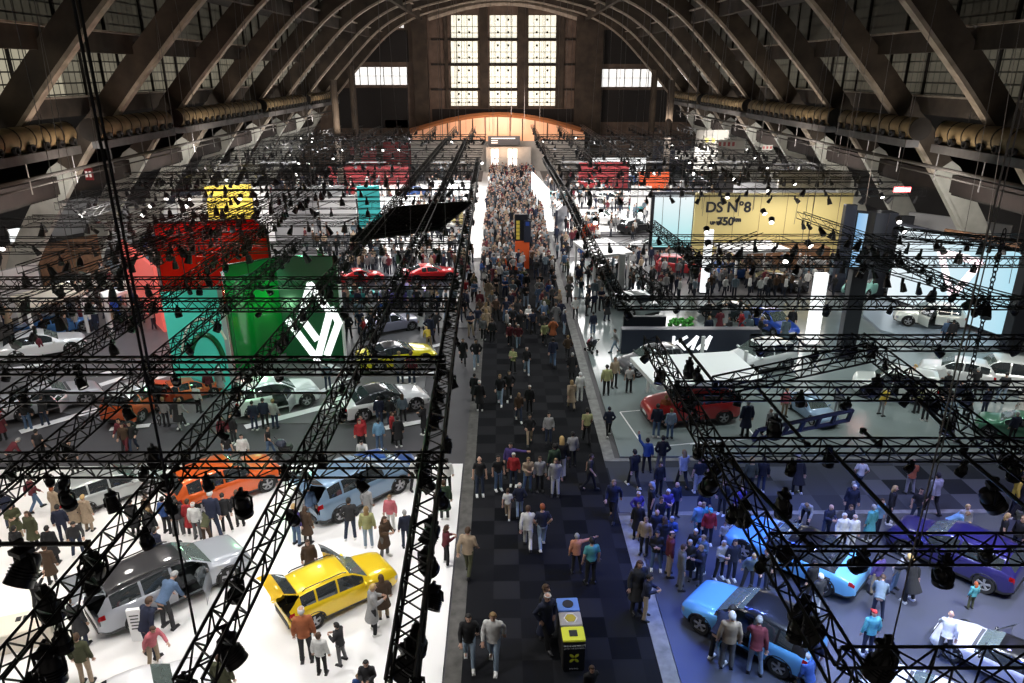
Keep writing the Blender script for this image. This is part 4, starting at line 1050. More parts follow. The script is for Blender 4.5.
m 232 548 420 lean 190 jacket K D s k man in black jacket and jeans at the silver coupe
m 640 670 500 walk 350 jacket U C s k person in dark red top walking in the left cross aisle
m 678 655 490 walk2 10 jacket C N s k person in charcoal top walking in the left cross aisle
m 20 620 470 stand 200 coat U K s k person in dark maroon coat at the far left edge
m 215 205 105 stand 180 jacket U C l k person in maroon top beside the white saloon at far left
m 855 550 430 stand 180 jacket L C s d person in pale top beside the orange open car
m 920 562 400 walk 190 coat C L s k person in dark coat right of the orange open car
'''
random.seed(5)
for ln in PEOPLE.strip().split('\n'):
    w_ = ln.split(' ', 11); ox, oy = OR[w_[0]]
    px, fy, hy = ox + float(w_[1]) / 5.12, oy + float(w_[2]) / 5.12, oy + float(w_[3]) / 5.12
    P = G(px, fy - 1.2, .05); P.z = floor_z(P.x, P.y); P = G(px, fy - 1.2, P.z)
    h = ztop(P, hy) - P.z; pose = w_[4]
    h = h / {'bend': .80, 'lean': .95, 'crouch': .72, 'wave': 1.0}.get(pose, 1)
    kid = 'child' in w_[11] or 'boy' in w_[11]
    h = max(1.05, min(1.5, h)) if kid else max(1.58, min(2.0, h))
    _, hk, hc_ = w_[9], w_[9], w_[10]
    person(P, h, pose, float(w_[5]), w_[6], w_[7], w_[8], SK[w_[9]], w_[10], w_[11], shoe='W' if random.random() < .35 else 'K')
print('people named', NP[0])
# ------------------------------------------------------------------ cars
def interp(tab, x):
    if x <= tab[0][0]: return tab[0][1]
    for (a, b), (c, d) in zip(tab, tab[1:]):
        if x <= c: return b + (d - b) * (x - a) / (c - a)
    return tab[-1][1]
TYPES = {
 'hatch': dict(L=4.1, W=1.84, wb=2.52, fo=.80, r=.335, top=[(0, .50), (.012, .66), (.04, .80), (.10, .88), (.25, .985), (.285, 1.0), (.44, 1.43), (.52, 1.51), (.62, 1.53), (.80, 1.50), (.885, 1.44), (.955, 1.12), (.98, .98), (.995, .72), (1, .5)],
      belt=[(0, .6), (.25, .90), (.9, 1.02), (1, .9)], ws=(.295, .47), rf=(.47, .86), rw=(.895, .965), sw=[(.36, .57), (.585, .76), (.775, .87)], wr=.60, door=(.33, .575)),
 'suv': dict(L=4.35, W=1.88, wb=2.65, fo=.84, r=.36, top=[(0, .55), (.012, .72), (.04, .90), (.10, .98), (.24, 1.06), (.275, 1.08), (.42, 1.50), (.50, 1.60), (.60, 1.63), (.82, 1.60), (.90, 1.54), (.96, 1.2), (.985, 1.05), (.995, .75), (1, .55)],
      belt=[(0, .65), (.25, .98), (.9, 1.10), (1, .95)], ws=(.285, .45), rf=(.45, .88), rw=(.905, .968), sw=[(.34, .56), (.575, .76), (.775, .885)], wr=.63, door=(.32, .565)),
 'wagon': dict(L=4.75, W=1.86, wb=2.76, fo=.92, r=.35, top=[(0, .52), (.01, .68), (.035, .83), (.09, .90), (.235, .99), (.265, 1.0), (.40, 1.43), (.47, 1.52), (.56, 1.55), (.84, 1.53), (.92, 1.47), (.965, 1.15), (.985, 1.0), (.995, .75), (1, .52)],
      belt=[(0, .6), (.25, .92), (.9, 1.04), (1, .9)], ws=(.275, .425), rf=(.425, .90), rw=(.925, .97), sw=[(.33, .53), (.545, .72), (.735, .90)], wr=.62, door=(.31, .535)),
 'saloon': dict(L=4.5, W=1.84, wb=2.68, fo=.86, r=.345, top=[(0, .48), (.01, .62), (.04, .76), (.10, .83), (.27, .94), (.30, .95), (.43, 1.34), (.50, 1.43), (.58, 1.45), (.70, 1.42), (.78, 1.33), (.90, 1.03), (.97, .98), (.99, .85), (1, .5)],
      belt=[(0, .55), (.25, .86), (.9, .98), (1, .85)], ws=(.31, .45), rf=(.45, .735), rw=(.755, .885), sw=[(.37, .55), (.565, .73), (.745, .80)], wr=.60, door=(.34, .56)),
 'coupe': dict(L=4.35, W=1.86, wb=2.58, fo=.84, r=.345, top=[(0, .42), (.01, .54), (.04, .66), (.10, .74), (.28, .88), (.32, .90), (.45, 1.19), (.52, 1.26), (.58, 1.28), (.66, 1.25), (.78, 1.12), (.90, .95), (.97, .88), (.99, .78), (1, .45)],
      belt=[(0, .5), (.25, .80), (.9, .92), (1, .8)], ws=(.335, .475), rf=(.475, .665), rw=(.685, .86), sw=[(.40, .58), (.595, .72)], wr=.55, door=(.36, .59)),
 'boxy': dict(L=4.6, W=1.90, wb=2.75, fo=.82, r=.38, top=[(0, .6), (.01, .8), (.03, 1.0), (.08, 1.05), (.22, 1.1), (.25, 1.12), (.34, 1.62), (.40, 1.76), (.5, 1.79), (.90, 1.77), (.955, 1.72), (.975, 1.3), (.99, 1.1), (.996, .8), (1, .6)],
      belt=[(0, .7), (.25, 1.03), (.9, 1.12), (1, 1.0)], ws=(.26, .375), rf=(.375, .94), rw=(.958, .98), sw=[(.31, .52), (.535, .73), (.745, .93)], wr=.68, door=(.29, .525)),
}
WHEELS = {}
def wheel_meshes(r):
    if r in WHEELS: return WHEELS[r]
    bm = B(); lathe(bm, [(r * .66, -.105), (r * .93, -.115), (r, -.08), (r, .08), (r * .93, .115), (r * .66, .105), (r * .62, 0), (r * .66, -.105)], 28, cap=False)
    t = bpy.data.meshes.new('tyre'); bm.to_mesh(t); bm.free(); t.materials.append(M['rubber'])
    bm = B(); lathe(bm, [(r * .68, -.10), (r * .65, -.075), (r * .62, -.06), (r * .60, .06)], 28, cap=False)
    lathe(bm, [(0, -.085), (r * .13, -.08), (r * .15, -.05), (0, -.03)], 12)
    for q in range(5):
        for d in (-.16, .16):
            a = 2 * PI * q / 5 + d * .55; R = Matrix.Rotation(a, 4, 'Y'); box(bm, (0, 0, 0), (.001, .001, .001))
            vs = box(bm, (0, -.07, r * .37), (.045, .03, r * .56)); bmesh.ops.transform(bm, matrix=R, verts=vs)
    rim = bpy.data.meshes.new('rim'); bm.to_mesh(rim); bm.free(); rim.materials.append(M['alloy'])
    bm = B(); lathe(bm, [(0, -.03), (r * .58, -.03), (r * .58, -.01), (0, -.01)], 20)
    dsc = bpy.data.meshes.new('brake_disc'); bm.to_mesh(dsc); bm.free(); dsc.materials.append(M['trimb'])
    for m in (t, rim):
        for p in m.polygons: p.use_smooth = True
        m.set_sharp_from_angle(angle=.6)
    WHEELS[r] = (t, rim, dsc); return WHEELS[r]
CACHE = {}
def car_meshes(ty, roof_sep, clad, tail_open, doors):
    key = (ty, roof_sep, clad, tail_open, doors)
    if key in CACHE: return CACHE[key]
    T = TYPES[ty]; L, W, wb, fo, r = T['L'], T['W'], T['wb'], T['fo'], T['r']
    wx = [fo, fo + wb]                                       # wheel centres from the nose
    xs = sorted(set([0, .006, .014, .024, .036] + [round(.05 + i * (.94 - .05) / 52, 5) for i in range(53)] + [.952, .962, .972, .982, .99, .996, 1]))
    wid = [(0, .70), (.01, .80), (.03, .89), (.08, .96), (.15, 1), (.86, 1), (.94, .96), (.975, .90), (.992, .82), (1, .74)]
    def section(u):
        w = W / 2 * interp(wid, u); zt = interp(T['top'], u); zb = min(interp(T['belt'], u), zt - .05)
        e = max(0, .06 - u) / .06 + max(0, u - .94) / .06; zl = .2 + .14 * min(1, e) ** 1.5
        zl = min(zl, zt - .12); hump = 0
        for c in wx:
            d = abs(u * L - c)
            if d < .55: hump = max(hump, math.cos(d / .55 * PI / 2))
        w2 = w + .022 * hump
        g = (zt - zb); full = min(1, max(0, (g - .05) / .42)); wr = W / 2 * interp(wid, u) * (.80 + (T['wr'] / .80 - 1) * .80 * full) if full < 1 else W / 2 * interp(wid, u) * T['wr'] * 1.0
        wr = W / 2 * interp(wid, u) * (.84 * (1 - full) + (T['wr'] + .12) * full)
        zc = zt - (.03 + .045 * full); zm = zl + (zb - zl) * .55
        p = [(0, zl), (w * .8, zl), (w * .955, zl + .05), (w2 * .985, zl + (zm - zl) * .35), (w2 * .995, zl + (zm - zl) * .7), (w2, zm), (w2 * .995, zm + (zb - zm) * .55), (w * .975, zb - .035), (w * .94, zb)]
        a = (w * .925, zb + min(.02, g * .1)); b = (wr, zc)
        for k in range(4): t = k / 3; p.append((a[0] + (b[0] - a[0]) * t + .03 * full * math.sin(PI * t), a[1] + (b[1] - a[1]) * t))
        p += [(wr * .93, zt - (.012 + .012 * full)), (wr * .62, zt - .005), (wr * .3, zt - .001), (0, zt)]
        return p
    S = [section(u) for u in xs]; n = len(S[0])
    part = {}
    def bmof(k):
        if k not in part: part[k] = (B(), {})
        return part[k]
    def quad(k, i, j, s, off=0.0):
        bm, vm = bmof(k); vs = []
        for (ii, jj) in ((i, j), (i + 1, j), (i + 1, j + 1), (i, j + 1)):
            kk = (ii, jj, s if jj not in (0, n - 1) else 0)
            if kk not in vm:
                y, z = S[ii][jj]; vm[kk] = bm.verts.new((-(xs[ii]) * L + L / 2, y * s, z))
            vs.append(vm[kk])
        if s < 0: vs = vs[::-1]
        if len(set(vs)) < 3: return
        try: bm.faces.new(list(dict.fromkeys(vs)))
        except ValueError: pass
    dset = {}
    for i in range(len(xs) - 1):
        um = (xs[i] + xs[i + 1]) / 2; xm = um * L
        for j in range(n - 1):
            zc = sum(S[a][b][1] for a in (i, i + 1) for b in (j, j + 1)) / 4
            for s in (1, -1):
                sd = 'L' if s > 0 else 'R'
                k = 'body'
                if j <= 7 and 1 <= j and any((xm - c) ** 2 + (zc - r) ** 2 < (r + .035) ** 2 for c in wx): 
                    if j >= 2 or True: continue
                if j in (9, 10, 11) and T['ws'][0] < um < T['rw'][0] + .0:
                    for q, (a, b) in enumerate(T['sw']):
                        if a < um < b and (S[i][9][1] + .12 < S[i][12][1]): k = 'side_window_%s%d' % (sd, q)
                if j >= 13 and T['ws'][0] < um < T['ws'][1]: k = 'windscreen'
                if j >= 13 and T['rw'][0] < um < T['rw'][1]: k = 'rear_window'
                if k == 'body' and j >= 12 and T['ws'][1] <= um <= T['rw'][0] and roof_sep: k = 'roof'
                if k == 'body' and roof_sep == 2 and 9 <= j and T['ws'][0] < um < T['rw'][1]: k = 'roof'
                if k == 'body' and clad and 1 <= j <= 2: k = 'sill'
                if k == 'body' and j in (5, 6) and .012 < um < .055: k = 'headlight_' + sd
                if k == 'body' and j in (6, 7) and um > .955 and um < .99: k = 'taillight_' + sd
                if sd in doors and T['door'][0] < um < T['door'][1] and 3 <= j <= 11:
                    k = {'body': 'door_', }.get(k, 'doorglass_' if k.startswith('side') else None) 
                    k = (k or 'door_') + sd
                if tail_open and um < .996 and zc > .62 and not k.startswith('tail') and ((j >= 12 and um > T['rw'][0] - .02) or (j >= 5 and um > .985)):
                    k = 'tailgate' if k != 'rear_window' else 'tailgate_glass'
                quad(k, i, j, s)
    bm, vm = bmof('body')
    for ii in (0, len(xs) - 1):                             # close the nose and the tail
        if ii and tail_open: continue
        ring = []
        for s, rng in ((1, range(n)), (-1, range(n - 2, 0, -1))):
            for j in rng:
                kk = (ii, j, s if j not in (0, n - 1) else 0)
                if kk not in vm: y, z = S[ii][j]; vm[kk] = bm.verts.new((-(xs[ii]) * L + L / 2, y * s, z))
                ring.append(vm[kk])
        try: bm.faces.new(ring)
        except ValueError: pass
    # swing open parts
    if tail_open:
        hx, hz = -(T['rw'][0] - .02) * L + L / 2, interp(T['top'], T['rw'][0] - .02)
        R = Matrix.Translation((hx, 0, hz)) @ Matrix.Rotation(math.radians(78), 4, 'Y') @ Matrix.Translation((-hx, 0, -hz))
        for k in ('tailgate', 'tailgate_glass'):
            if k in part: part[k][0].transform(R)
    for sd in doors:
        s = 1 if sd == 'L' else -1; hx = -T['door'][0] * L + L / 2; hy = s * W / 2 * .97
        R = Matrix.Translation((hx, hy, 0)) @ Matrix.Rotation(s * math.radians(-58), 4, 'Z') @ Matrix.Translation((-hx, -hy, 0))
        for k in ('door_' + sd, 'doorglass_' + sd):
            if k in part: part[k][0].transform(R)
    out = {}
    for k, (bm, vm) in part.items():
        if k.startswith(('headlight', 'taillight')):
            bmesh.ops.solidify(bm, geom=bm.faces[:], thickness=-.012)
        if k.startswith(('tailgate', 'door')) and 'glass' not in k: bmesh.ops.solidify(bm, geom=bm.faces[:], thickness=.05)
        me = bpy.data.meshes.new(k); bm.to_mesh(me); bm.free()
        for p in me.polygons: p.use_smooth = True
        me.set_sharp_from_angle(angle=.75); out[k] = me
    # wheel arches, grille, mirrors, cabin
    bm = B()
    for c in wx:
        for s in (1, -1):
            o_, y0 = [], s * (W / 2 + .008)
            for q in range(15):
                a = PI * (q / 14) * 1.12 - .06 * PI; o_.append((-c + L / 2 + math.cos(a) * (r + .05), y0, r + math.sin(a) * (r + .05)))
            tube(bm, o_, [(.026, .02)] * 15, 6)
            ring = [(-c + L / 2 + math.cos(2 * PI * q / 20) * (r + .045), r + math.sin(2 * PI * q / 20) * (r + .045)) for q in range(20)]
            va = [bm.verts.new((x, s * (W / 2 - .26), z)) for x, z in ring]; vb = [bm.verts.new((x, s * W / 2 * .985, z)) for x, z in ring]
            bm.faces.new(va)
            for q in range(20):
                if ring[q][1] > .2: bm.faces.new((va[q], va[(q + 1) % 20], vb[(q + 1) % 20], vb[q]))
    out['wheel_arch'] = me = bpy.data.meshes.new('wheel_arch'); bm.to_mesh(me); bm.free()
    zt = interp(T['top'], .012)
    bm = B(); vs = box(bm, (L / 2 - .015, 0, .42), (.05, W * .5, .16)); vs = box(bm, (L / 2 - .02, 0, .28), (.06, W * .62, .08)); bevel(bm, .015, 1); out['grille'] = me = bpy.data.meshes.new('grille'); bm.to_mesh(me); bm.free()
    bm = B(); box(bm, (-L / 2 + .02, 0, .36), (.06, W * .66, .2)); bevel(bm, .02, 1); out['rear_bumper_trim'] = me = bpy.data.meshes.new('rear_bumper_trim'); bm.to_mesh(me); bm.free()
    bm = B(); box(bm, (L / 2 + .012, 0, .47), (.012, .5, .11)); out['number_plate'] = me = bpy.data.meshes.new('number_plate'); bm.to_mesh(me); bm.free()
    for s, nme in ((1, 'mirror_L'), (-1, 'mirror_R')):
        u = T['ws'][0] + .06; bm = B(); ball(bm, (-u * L + L / 2, s * (W / 2 + .08), interp(T['belt'], u) + .09), (.06, .12, .08), 12, 8); box(bm, (-u * L + L / 2, s * (W / 2 - .02), interp(T['belt'], u) + .04), (.05, .14, .04))
        out[nme] = me = bpy.data.meshes.new('mirror'); bm.to_mesh(me); bm.free()
        for p in me.polygons: p.use_smooth = True
    def seatm(x, y):
        bm = B(); box(bm, (x, y, .52), (.5, .46, .16)); box(bm, (x - .28, y, .82), (.16, .44, .6), R=Matrix.Rotation(-.2, 4, 'Y')); box(bm, (x - .35, y, 1.15), (.1, .24, .16)); bevel(bm, .04, 2)
        me = bpy.data.meshes.new('seat'); bm.to_mesh(me); bm.free(); me.materials.append(M['interior']); return me
    x0 = L / 2 - T['sw'][0][0] * L
    out['seats'] = [seatm(x0 - .5, .38), seatm(x0 - .5, -.38), seatm(x0 - 1.35, .38), seatm(x0 - 1.35, -.38)]
    bm = B(); box(bm, (x0 + .25, 0, .82), (.4, W * .72, .22)); bevel(bm, .05, 2); out['dashboard'] = me = bpy.data.meshes.new('dashboard'); bm.to_mesh(me); bm.free(); me.materials.append(M['interior'])
    bm = B(); ring = [(x0 - .02 + .06 * math.sin(a * PI / 8), .38 + .17 * math.cos(a * PI / 8), .93 + .16 * math.sin(a * PI / 8)) for a in range(17)]; tube(bm, ring, .016, 6, False); box(bm, (x0 + .03, .38, .92), (.1, .28, .03)); out['steering_wheel'] = me = bpy.data.meshes.new('steering_wheel'); bm.to_mesh(me); bm.free(); me.materials.append(M['trimb'])
    bm = B(); box(bm, (0, 0, .24), (L * .9, W * .7, .04)); out['floor_pan'] = me = bpy.data.meshes.new('floor_pan'); bm.to_mesh(me); bm.free(); me.materials.append(M['trimb'])
    if clad == 2:
        bm = B()
        for s in (1, -1):
            xa, xb = L / 2 - T['rf'][0] * L - .1, L / 2 - T['rf'][1] * L + .1; zr = interp(T['top'], .6) + .03; yr = s * W / 2 * (T['wr'] + .05)
            tube(bm, [(xa, yr, zr - .06), (xa - .12, yr, zr), (xb + .12, yr, zr), (xb, yr, zr - .06)], .022, 6)
        out['roof_rail'] = me = bpy.data.meshes.new('roof_rail'); bm.to_mesh(me); bm.free(); me.materials.append(M['trimb'])
    CACHE[key] = out; return out
MATK = dict(windscreen='clear', rear_window='tint', sill='trimb', headlight='headlamp', taillight='taillamp', wheel_arch='trimb', grille='trimb', rear_bumper_trim='trimb', number_plate='plate')
NC = [0]
def car(ty, col, label, Fp, Rp, side, z=0.0, roof=None, clad=0, tail=False, doors='', sc=None, mat_=None, near=True):
    """Fp, Rp: where the front and rear wheels of the visible side meet the floor"""
    T = TYPES[ty]; A, C = G(*Fp, z), G(*Rp, z); d = A - C; s = sc or max(.72, min(1.08, d.length / T['wb'])); d.normalize()
    left = Vector((-d.y, d.x, 0)); half = T['W'] / 2 * s - .1
    mid = (A + C) / 2 + left * (-half if side == 'L' else half)
    off = T['fo'] + T['wb'] / 2 - T['L'] / 2                # centre between axles lies this far behind the middle
    mid += d * off * s
    t = thing('car', label, 'car', (mid.x, mid.y, z), math.atan2(d.y, d.x), None, s)
    ms = car_meshes(ty, (2 if roof and roof[0] == '*' else 1) if roof else 0, clad, tail, doors); NC[0] += 1
    rc = C_[roof[-1]] if roof else col
    def add(me, name, m=None, c=None, parent=t):
        o = bpy.data.objects.new(name, me); COL.objects.link(o); o.parent = parent
        if m and not me.materials: me.materials.append(M[m])
        if c is not None: o.color = (*c, 1)
        return o
    tg = dr = None
    parents = {}
    for k in sorted(ms, key=lambda k: 'glass' in k):
        me = ms[k]
        if k == 'seats':
            for q in me: add(q, 'seat')
        elif k in ('body', 'roof', 'mirror_L', 'mirror_R', 'tailgate', 'door_L', 'door_R'):
            parents[k] = add(me, {'mirror_L': 'mirror', 'mirror_R': 'mirror', 'door_L': 'door', 'door_R': 'door'}.get(k, k), mat_ or 'paint', rc if k == 'roof' or (k[:3] == 'mir' and roof) else col)
        elif k == 'tailgate_glass': add(me, 'rear_window', 'tint', parent=parents['tailgate'])
        elif k.startswith('doorglass'): add(me, 'window', 'tint', parent=parents['door_' + k[-1]])
        elif k.startswith('side_window'): add(me, 'side_window', 'tint')
        else:
            kk = k.split('_L')[0].split('_R')[0]; add(me, kk, MATK.get(kk))
    ty_, rim, dsc = wheel_meshes(T['r'])
    for c in (T['fo'], T['fo'] + T['wb']):
        for sy in (1, -1):
            w_ = bpy.data.objects.new('wheel', ty_); COL.objects.link(w_); w_.parent = t; w_.location = (T['L'] / 2 - c, sy * (T['W'] / 2 - .095), T['r']); w_.rotation_euler = (0, 0, 0 if sy < 0 else PI)
            add(rim, 'rim', parent=w_)
            if near: add(dsc, 'brake_disc', parent=w_)
    return t
def rgb(*c): return c
Zw = .06
SKYB, YEL, SIL, ORG = (.14, .42, .75), (.80, .55, .01), (.34, .36, .40), (.62, .10, .015)
car('hatch', SKYB, 'light blue hatchback with black roof and open driver door on the blue lit stand', (700, 632), (778, 675), 'L', .05, roof='*K', clad=1, doors='L')
car('coupe', (.16, .45, .75), 'light blue coupe with black rear glass behind the light blue hatchback', (741, 557), (823, 595), 'L', .05, roof='*K', clad=1)
car('coupe', (.62, .62, .68), 'white sports car with black roof and open door at the lower right corner', (950, 659), (1030, 700), 'L', .05, roof='*K', doors='R')
car('suv', (.022, .018, .11), 'purple blue car under the cross truss at the right', (903, 556), (983, 592), 'L', .05, clad=1, sc=.95)
car('coupe', (.7, .7, .72), 'white car mostly cut off by the bottom edge at the right', (880, 706), (962, 748), 'L', .05)
car('wagon', SIL, 'silver estate car with its tailgate and rear door open on the white stand', (229, 584), (141, 627), 'R', Zw, roof='C', clad=2, tail=True, doors='R')
car('suv', YEL, 'bright yellow car with its tailgate open on the white stand', (381, 597), (315, 628), 'R', Zw, clad=2, tail=True, doors='L')
car('suv', ORG, 'orange car with black rear window at the back of the white stand', (268, 491), (203, 516), 'R', Zw, clad=1, tail=False)
car('wagon', (.35, .38, .38), 'silver grey car half hidden behind trusses at the left of the white stand', (150, 493), (88, 515), 'R', Zw, clad=1)
car('suv', (.16, .25, .36), 'silver blue car with its boot open at the back of the white stand', (402, 491), (338, 523), 'R', Zw, clad=1, tail=True)
car('hatch', (.02, .08, .30), 'small bright blue car behind the silver blue one', (408, 476), (366, 487), 'R', Zw)
car('saloon', (.8, .8, .82), 'white car with only its roof showing at the bottom left edge', (196, 706), (112, 740), 'R', Zw)
car('coupe', (.42, .42, .45), 'silver coupe with open doors on the grey stand at the left', (88, 405), (25, 421), 'R', .05, doors='R')
car('hatch', (.60, .10, .02), 'small orange car with open bonnet and white roof in the middle of the grey stand', (174, 400), (142, 422), 'R', .05, roof='W', doors='R')
car('hatch', (.72, .76, .76), 'white hatchback in front of the white diamond emblem wall', (309, 406), (252, 419), 'R', .05, doors='R')
car('coupe', (.78, .78, .78), 'white coupe with black roof and open door near the aisle truss', (419, 410), (360, 423), 'R', .05, roof='*C', doors='R')
car('coupe', (.78, .68, .01), 'low yellow sports car with black roof beside the aisle truss', (426, 365), (378, 373), 'R', .05, roof='*K')
car('coupe', (.05, .18, .48), 'bright blue car at the far left of the grey stand', (86, 331), (38, 341), 'R', .05)
car('saloon', (.75, .77, .78), 'white saloon below the bright blue car at the left edge', (76, 353), (14, 364), 'R', .05)
car('hatch', (.60, .11, .03), 'small rounded orange red car under the teal panel', (208, 397), (184, 403), 'R', .05)
car('coupe', (.60, .015, .02), 'red coupe nearer the aisle, right one of two red cars', (450, 281), (416, 284), 'R', .04, near=False)
car('coupe', (.60, .015, .02), 'red car with open door, left one of two red cars', (377, 282), (350, 285), 'R', .04, doors='R', near=False)
car('hatch', (.04, .42, .38), 'tiny teal car below the red cars', (371, 300), (358, 303), 'R', .04, near=False)
car('coupe', (.16, .12, .5), 'violet blue racing car below the right red car', (430, 300), (398, 305), 'R', .04, near=False)
car('saloon', (.3, .3, .4), 'grey violet car behind people above the yellow sports car', (412, 330), (378, 336), 'R', .05, near=False)
car('suv', (.45, .02, .02), 'red off-roader with white roof rails on the glossy stand', (665, 428), (725, 424), 'L', .09, clad=2)
car('saloon', (.24, .34, .48), 'grey blue sedan on the glossy stand facing the black carpet', (812, 425), (790, 409), 'R', .09)
car('suv', (.78, .79, .8), 'white crossover right of the white canopy', (748, 377), (786, 370), 'L', .09, clad=1)
car('boxy', (.75, .78, .74), 'white van like car with dark green windscreen at the right', (866, 397), (918, 405), 'L', .09, doors='L')
car('boxy', (.78, .80, .78), 'white roofed large car at the right edge, upper one', (972, 388), (1030, 396), 'L', .09)
car('suv', (.80, .80, .80), 'white car behind the white van like car', (930, 381), (978, 390), 'L', .09)
car('suv', (.06, .2, .12), 'dark green car with open bonnet at the right edge', (988, 436), (1040, 448), 'L', .09)
car('suv', (.1, .1, .11), 'black car beneath the white canopy', (640, 377), (672, 372), 'L', .09, sc=.9)
car('suv', (.78, .80, .74), 'white car with open door on the round stage before the bright screen', (907, 326), (951, 331), 'L', .3, clad=1, doors='L')
car('suv', (.30, .62, .56), 'pale teal car with raised boot left of the bright screen', (866, 299), (884, 293), 'L', .3, tail=True, near=False)
car('hatch', (.02, .07, .40), 'dark blue car behind the dark sign block', (774, 337), (752, 326), 'R', .09)
car('saloon', (.26, .30, .30), 'grey sedan right of the aisle behind the dark sign block', (606, 306), (634, 318), 'L', .09)
car('coupe', (.7, .7, .7), 'white sports car in the middle distance right of the aisle', (634, 253), (664, 255), 'L', .04, near=False)
car('saloon', (.03, .04, .05), 'black saloon left of the tall white column', (706, 317), (738, 322), 'L', .09, near=False)
random.seed(9)
FC = [('W', 'white'), ('K', 'black'), ('G', 'grey'), ('L', 'silver'), ('R', 'red'), ('B', 'blue'), ('C', 'charcoal'), ('T', 'teal')]
for i, (x, y) in enumerate(((100, 306), (80, 292), (110, 290), (150, 266), (170, 258), (165, 250), (190, 238), (300, 232), (330, 226), (400, 226), (440, 233), (300, 205), (350, 196), (420, 196), (440, 182), (390, 180), (600, 226), (640, 232), (690, 250), (620, 274), (680, 276), (735, 280), (780, 292), (650, 212), (610, 205), (700, 208), (760, 262), (820, 268), (590, 190), (640, 184), (700, 186), (560, 200))):
    c, n_ = FC[i % 8]; ty = ('suv', 'hatch', 'saloon', 'coupe')[i % 4]; dx = 9 * (y - 72) / 200
    where = 'far left stands' if x < 470 else 'far right stands'
    car(ty, C_[c], 'small distant %s car parked among the %s' % (n_, where), (x + dx, y), (x - dx, y + (2 if i % 2 else -1)), 'R' if i % 2 == 0 else 'R', .04, near=False, sc=1)['group'] = 'distant %s cars on the %s' % (n_, where)
print('cars', NC[0])
# ------------------------------------------------------------------ stands: walls, screens, canopies, counters
def glasscol(name, col):
    m = bpy.data.materials.new(name); m.use_nodes = True; N, L = m.node_tree.nodes, m.node_tree.links; N.clear()
    out = N.new('ShaderNodeOutputMaterial'); d = N.new('ShaderNodeBsdfDiffuse'); t = N.new('ShaderNodeBsdfTranslucent'); g = N.new('ShaderNodeBsdfGlossy'); tr = N.new('ShaderNodeBsdfTransparent')
    for n in (d, t, tr): n.inputs['Color'].default_value = (*col, 1)
    g.inputs['Roughness'].default_value = .08
    a = N.new('ShaderNodeMixShader'); a.inputs[0].default_value = .55; L.new(d.outputs[0], a.inputs[1]); L.new(t.outputs[0], a.inputs[2])
    b = N.new('ShaderNodeMixShader'); b.inputs[0].default_value = .35; L.new(a.outputs[0], b.inputs[1]); L.new(tr.outputs[0], b.inputs[2])
    c = N.new('ShaderNodeMixShader'); c.inputs[0].default_value = .08; L.new(b.outputs[0], c.inputs[1]); L.new(g.outputs[0], c.inputs[2]); L.new(c.outputs[0], out.inputs[0]); return m
M['greenglass'] = glasscol('green_acrylic', (.02, .42, .10)); M['redglass'] = glasscol('red_acrylic', (.75, .03, .025))
M['greenwall'] = mat('deep_green_gloss_panel', (.008, .085, .03), .2)
M['tealscreen'] = mat('teal_backlit_panel', (.05, .4, .33), .4, emit=.22, ecol=(.08, .75, .55))
M['pinkscreen'] = mat('red_backlit_panel', (.6, .12, .1), .4, emit=.4, ecol=(1, .16, .13))
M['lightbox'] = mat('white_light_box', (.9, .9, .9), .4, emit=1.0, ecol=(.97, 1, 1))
M['lightgrey'] = mat('light_grey_wall', (.35, .35, .36), .5)
M['bluewall'] = mat('blue_panel', (.03, .08, .4), .4)
M['brown'] = mat('brown_timber', (.16, .08, .04), .6, noise=.3, scale=3)
M['cream'] = mat('cream_laminate', (.72, .66, .56), .4)
def frame_at(A, C):
    d = (C - A); L = d.length; a = math.atan2(d.y, d.x); return A, L, a
def wallp(name, label, cat, p, q, ytop, m, thick=.25, z0=0, part=None, group=None, gz=0.05):
    """an upright panel between two floor points, as high as seen"""
    A, C = G(*p, gz), G(*q, gz); h = ztop((A + C) / 2, ytop) - gz
    A, L, a = frame_at(A, C); t = thing(name, label, cat, A, a, group)
    bm = B(); box(bm, (L / 2, 0, z0 + (h - z0) / 2), (L, thick, h - z0)); bevel(bm, .02, 1); link(part or 'panel', bm, M[m], t)
    return t, L, h
def strokes(polys, w, sx, sz, ox, oz, y, m, t, name='emblem', depth=.05):
    bm = B()
    for pl in polys:
        pts = [Vector((ox + x * sx, y, oz + z * sz)) for x, z in pl]
        for a, b in zip(pts, pts[1:]):
            d = b - a; L = d.length; ang = math.atan2(d.z, d.x)
            box(bm, ((a + b) / 2)[:], (L + w * .55, depth, w), R=Matrix.Rotation(-ang, 4, 'Y'))
    return link(name, bm, M[m], t)
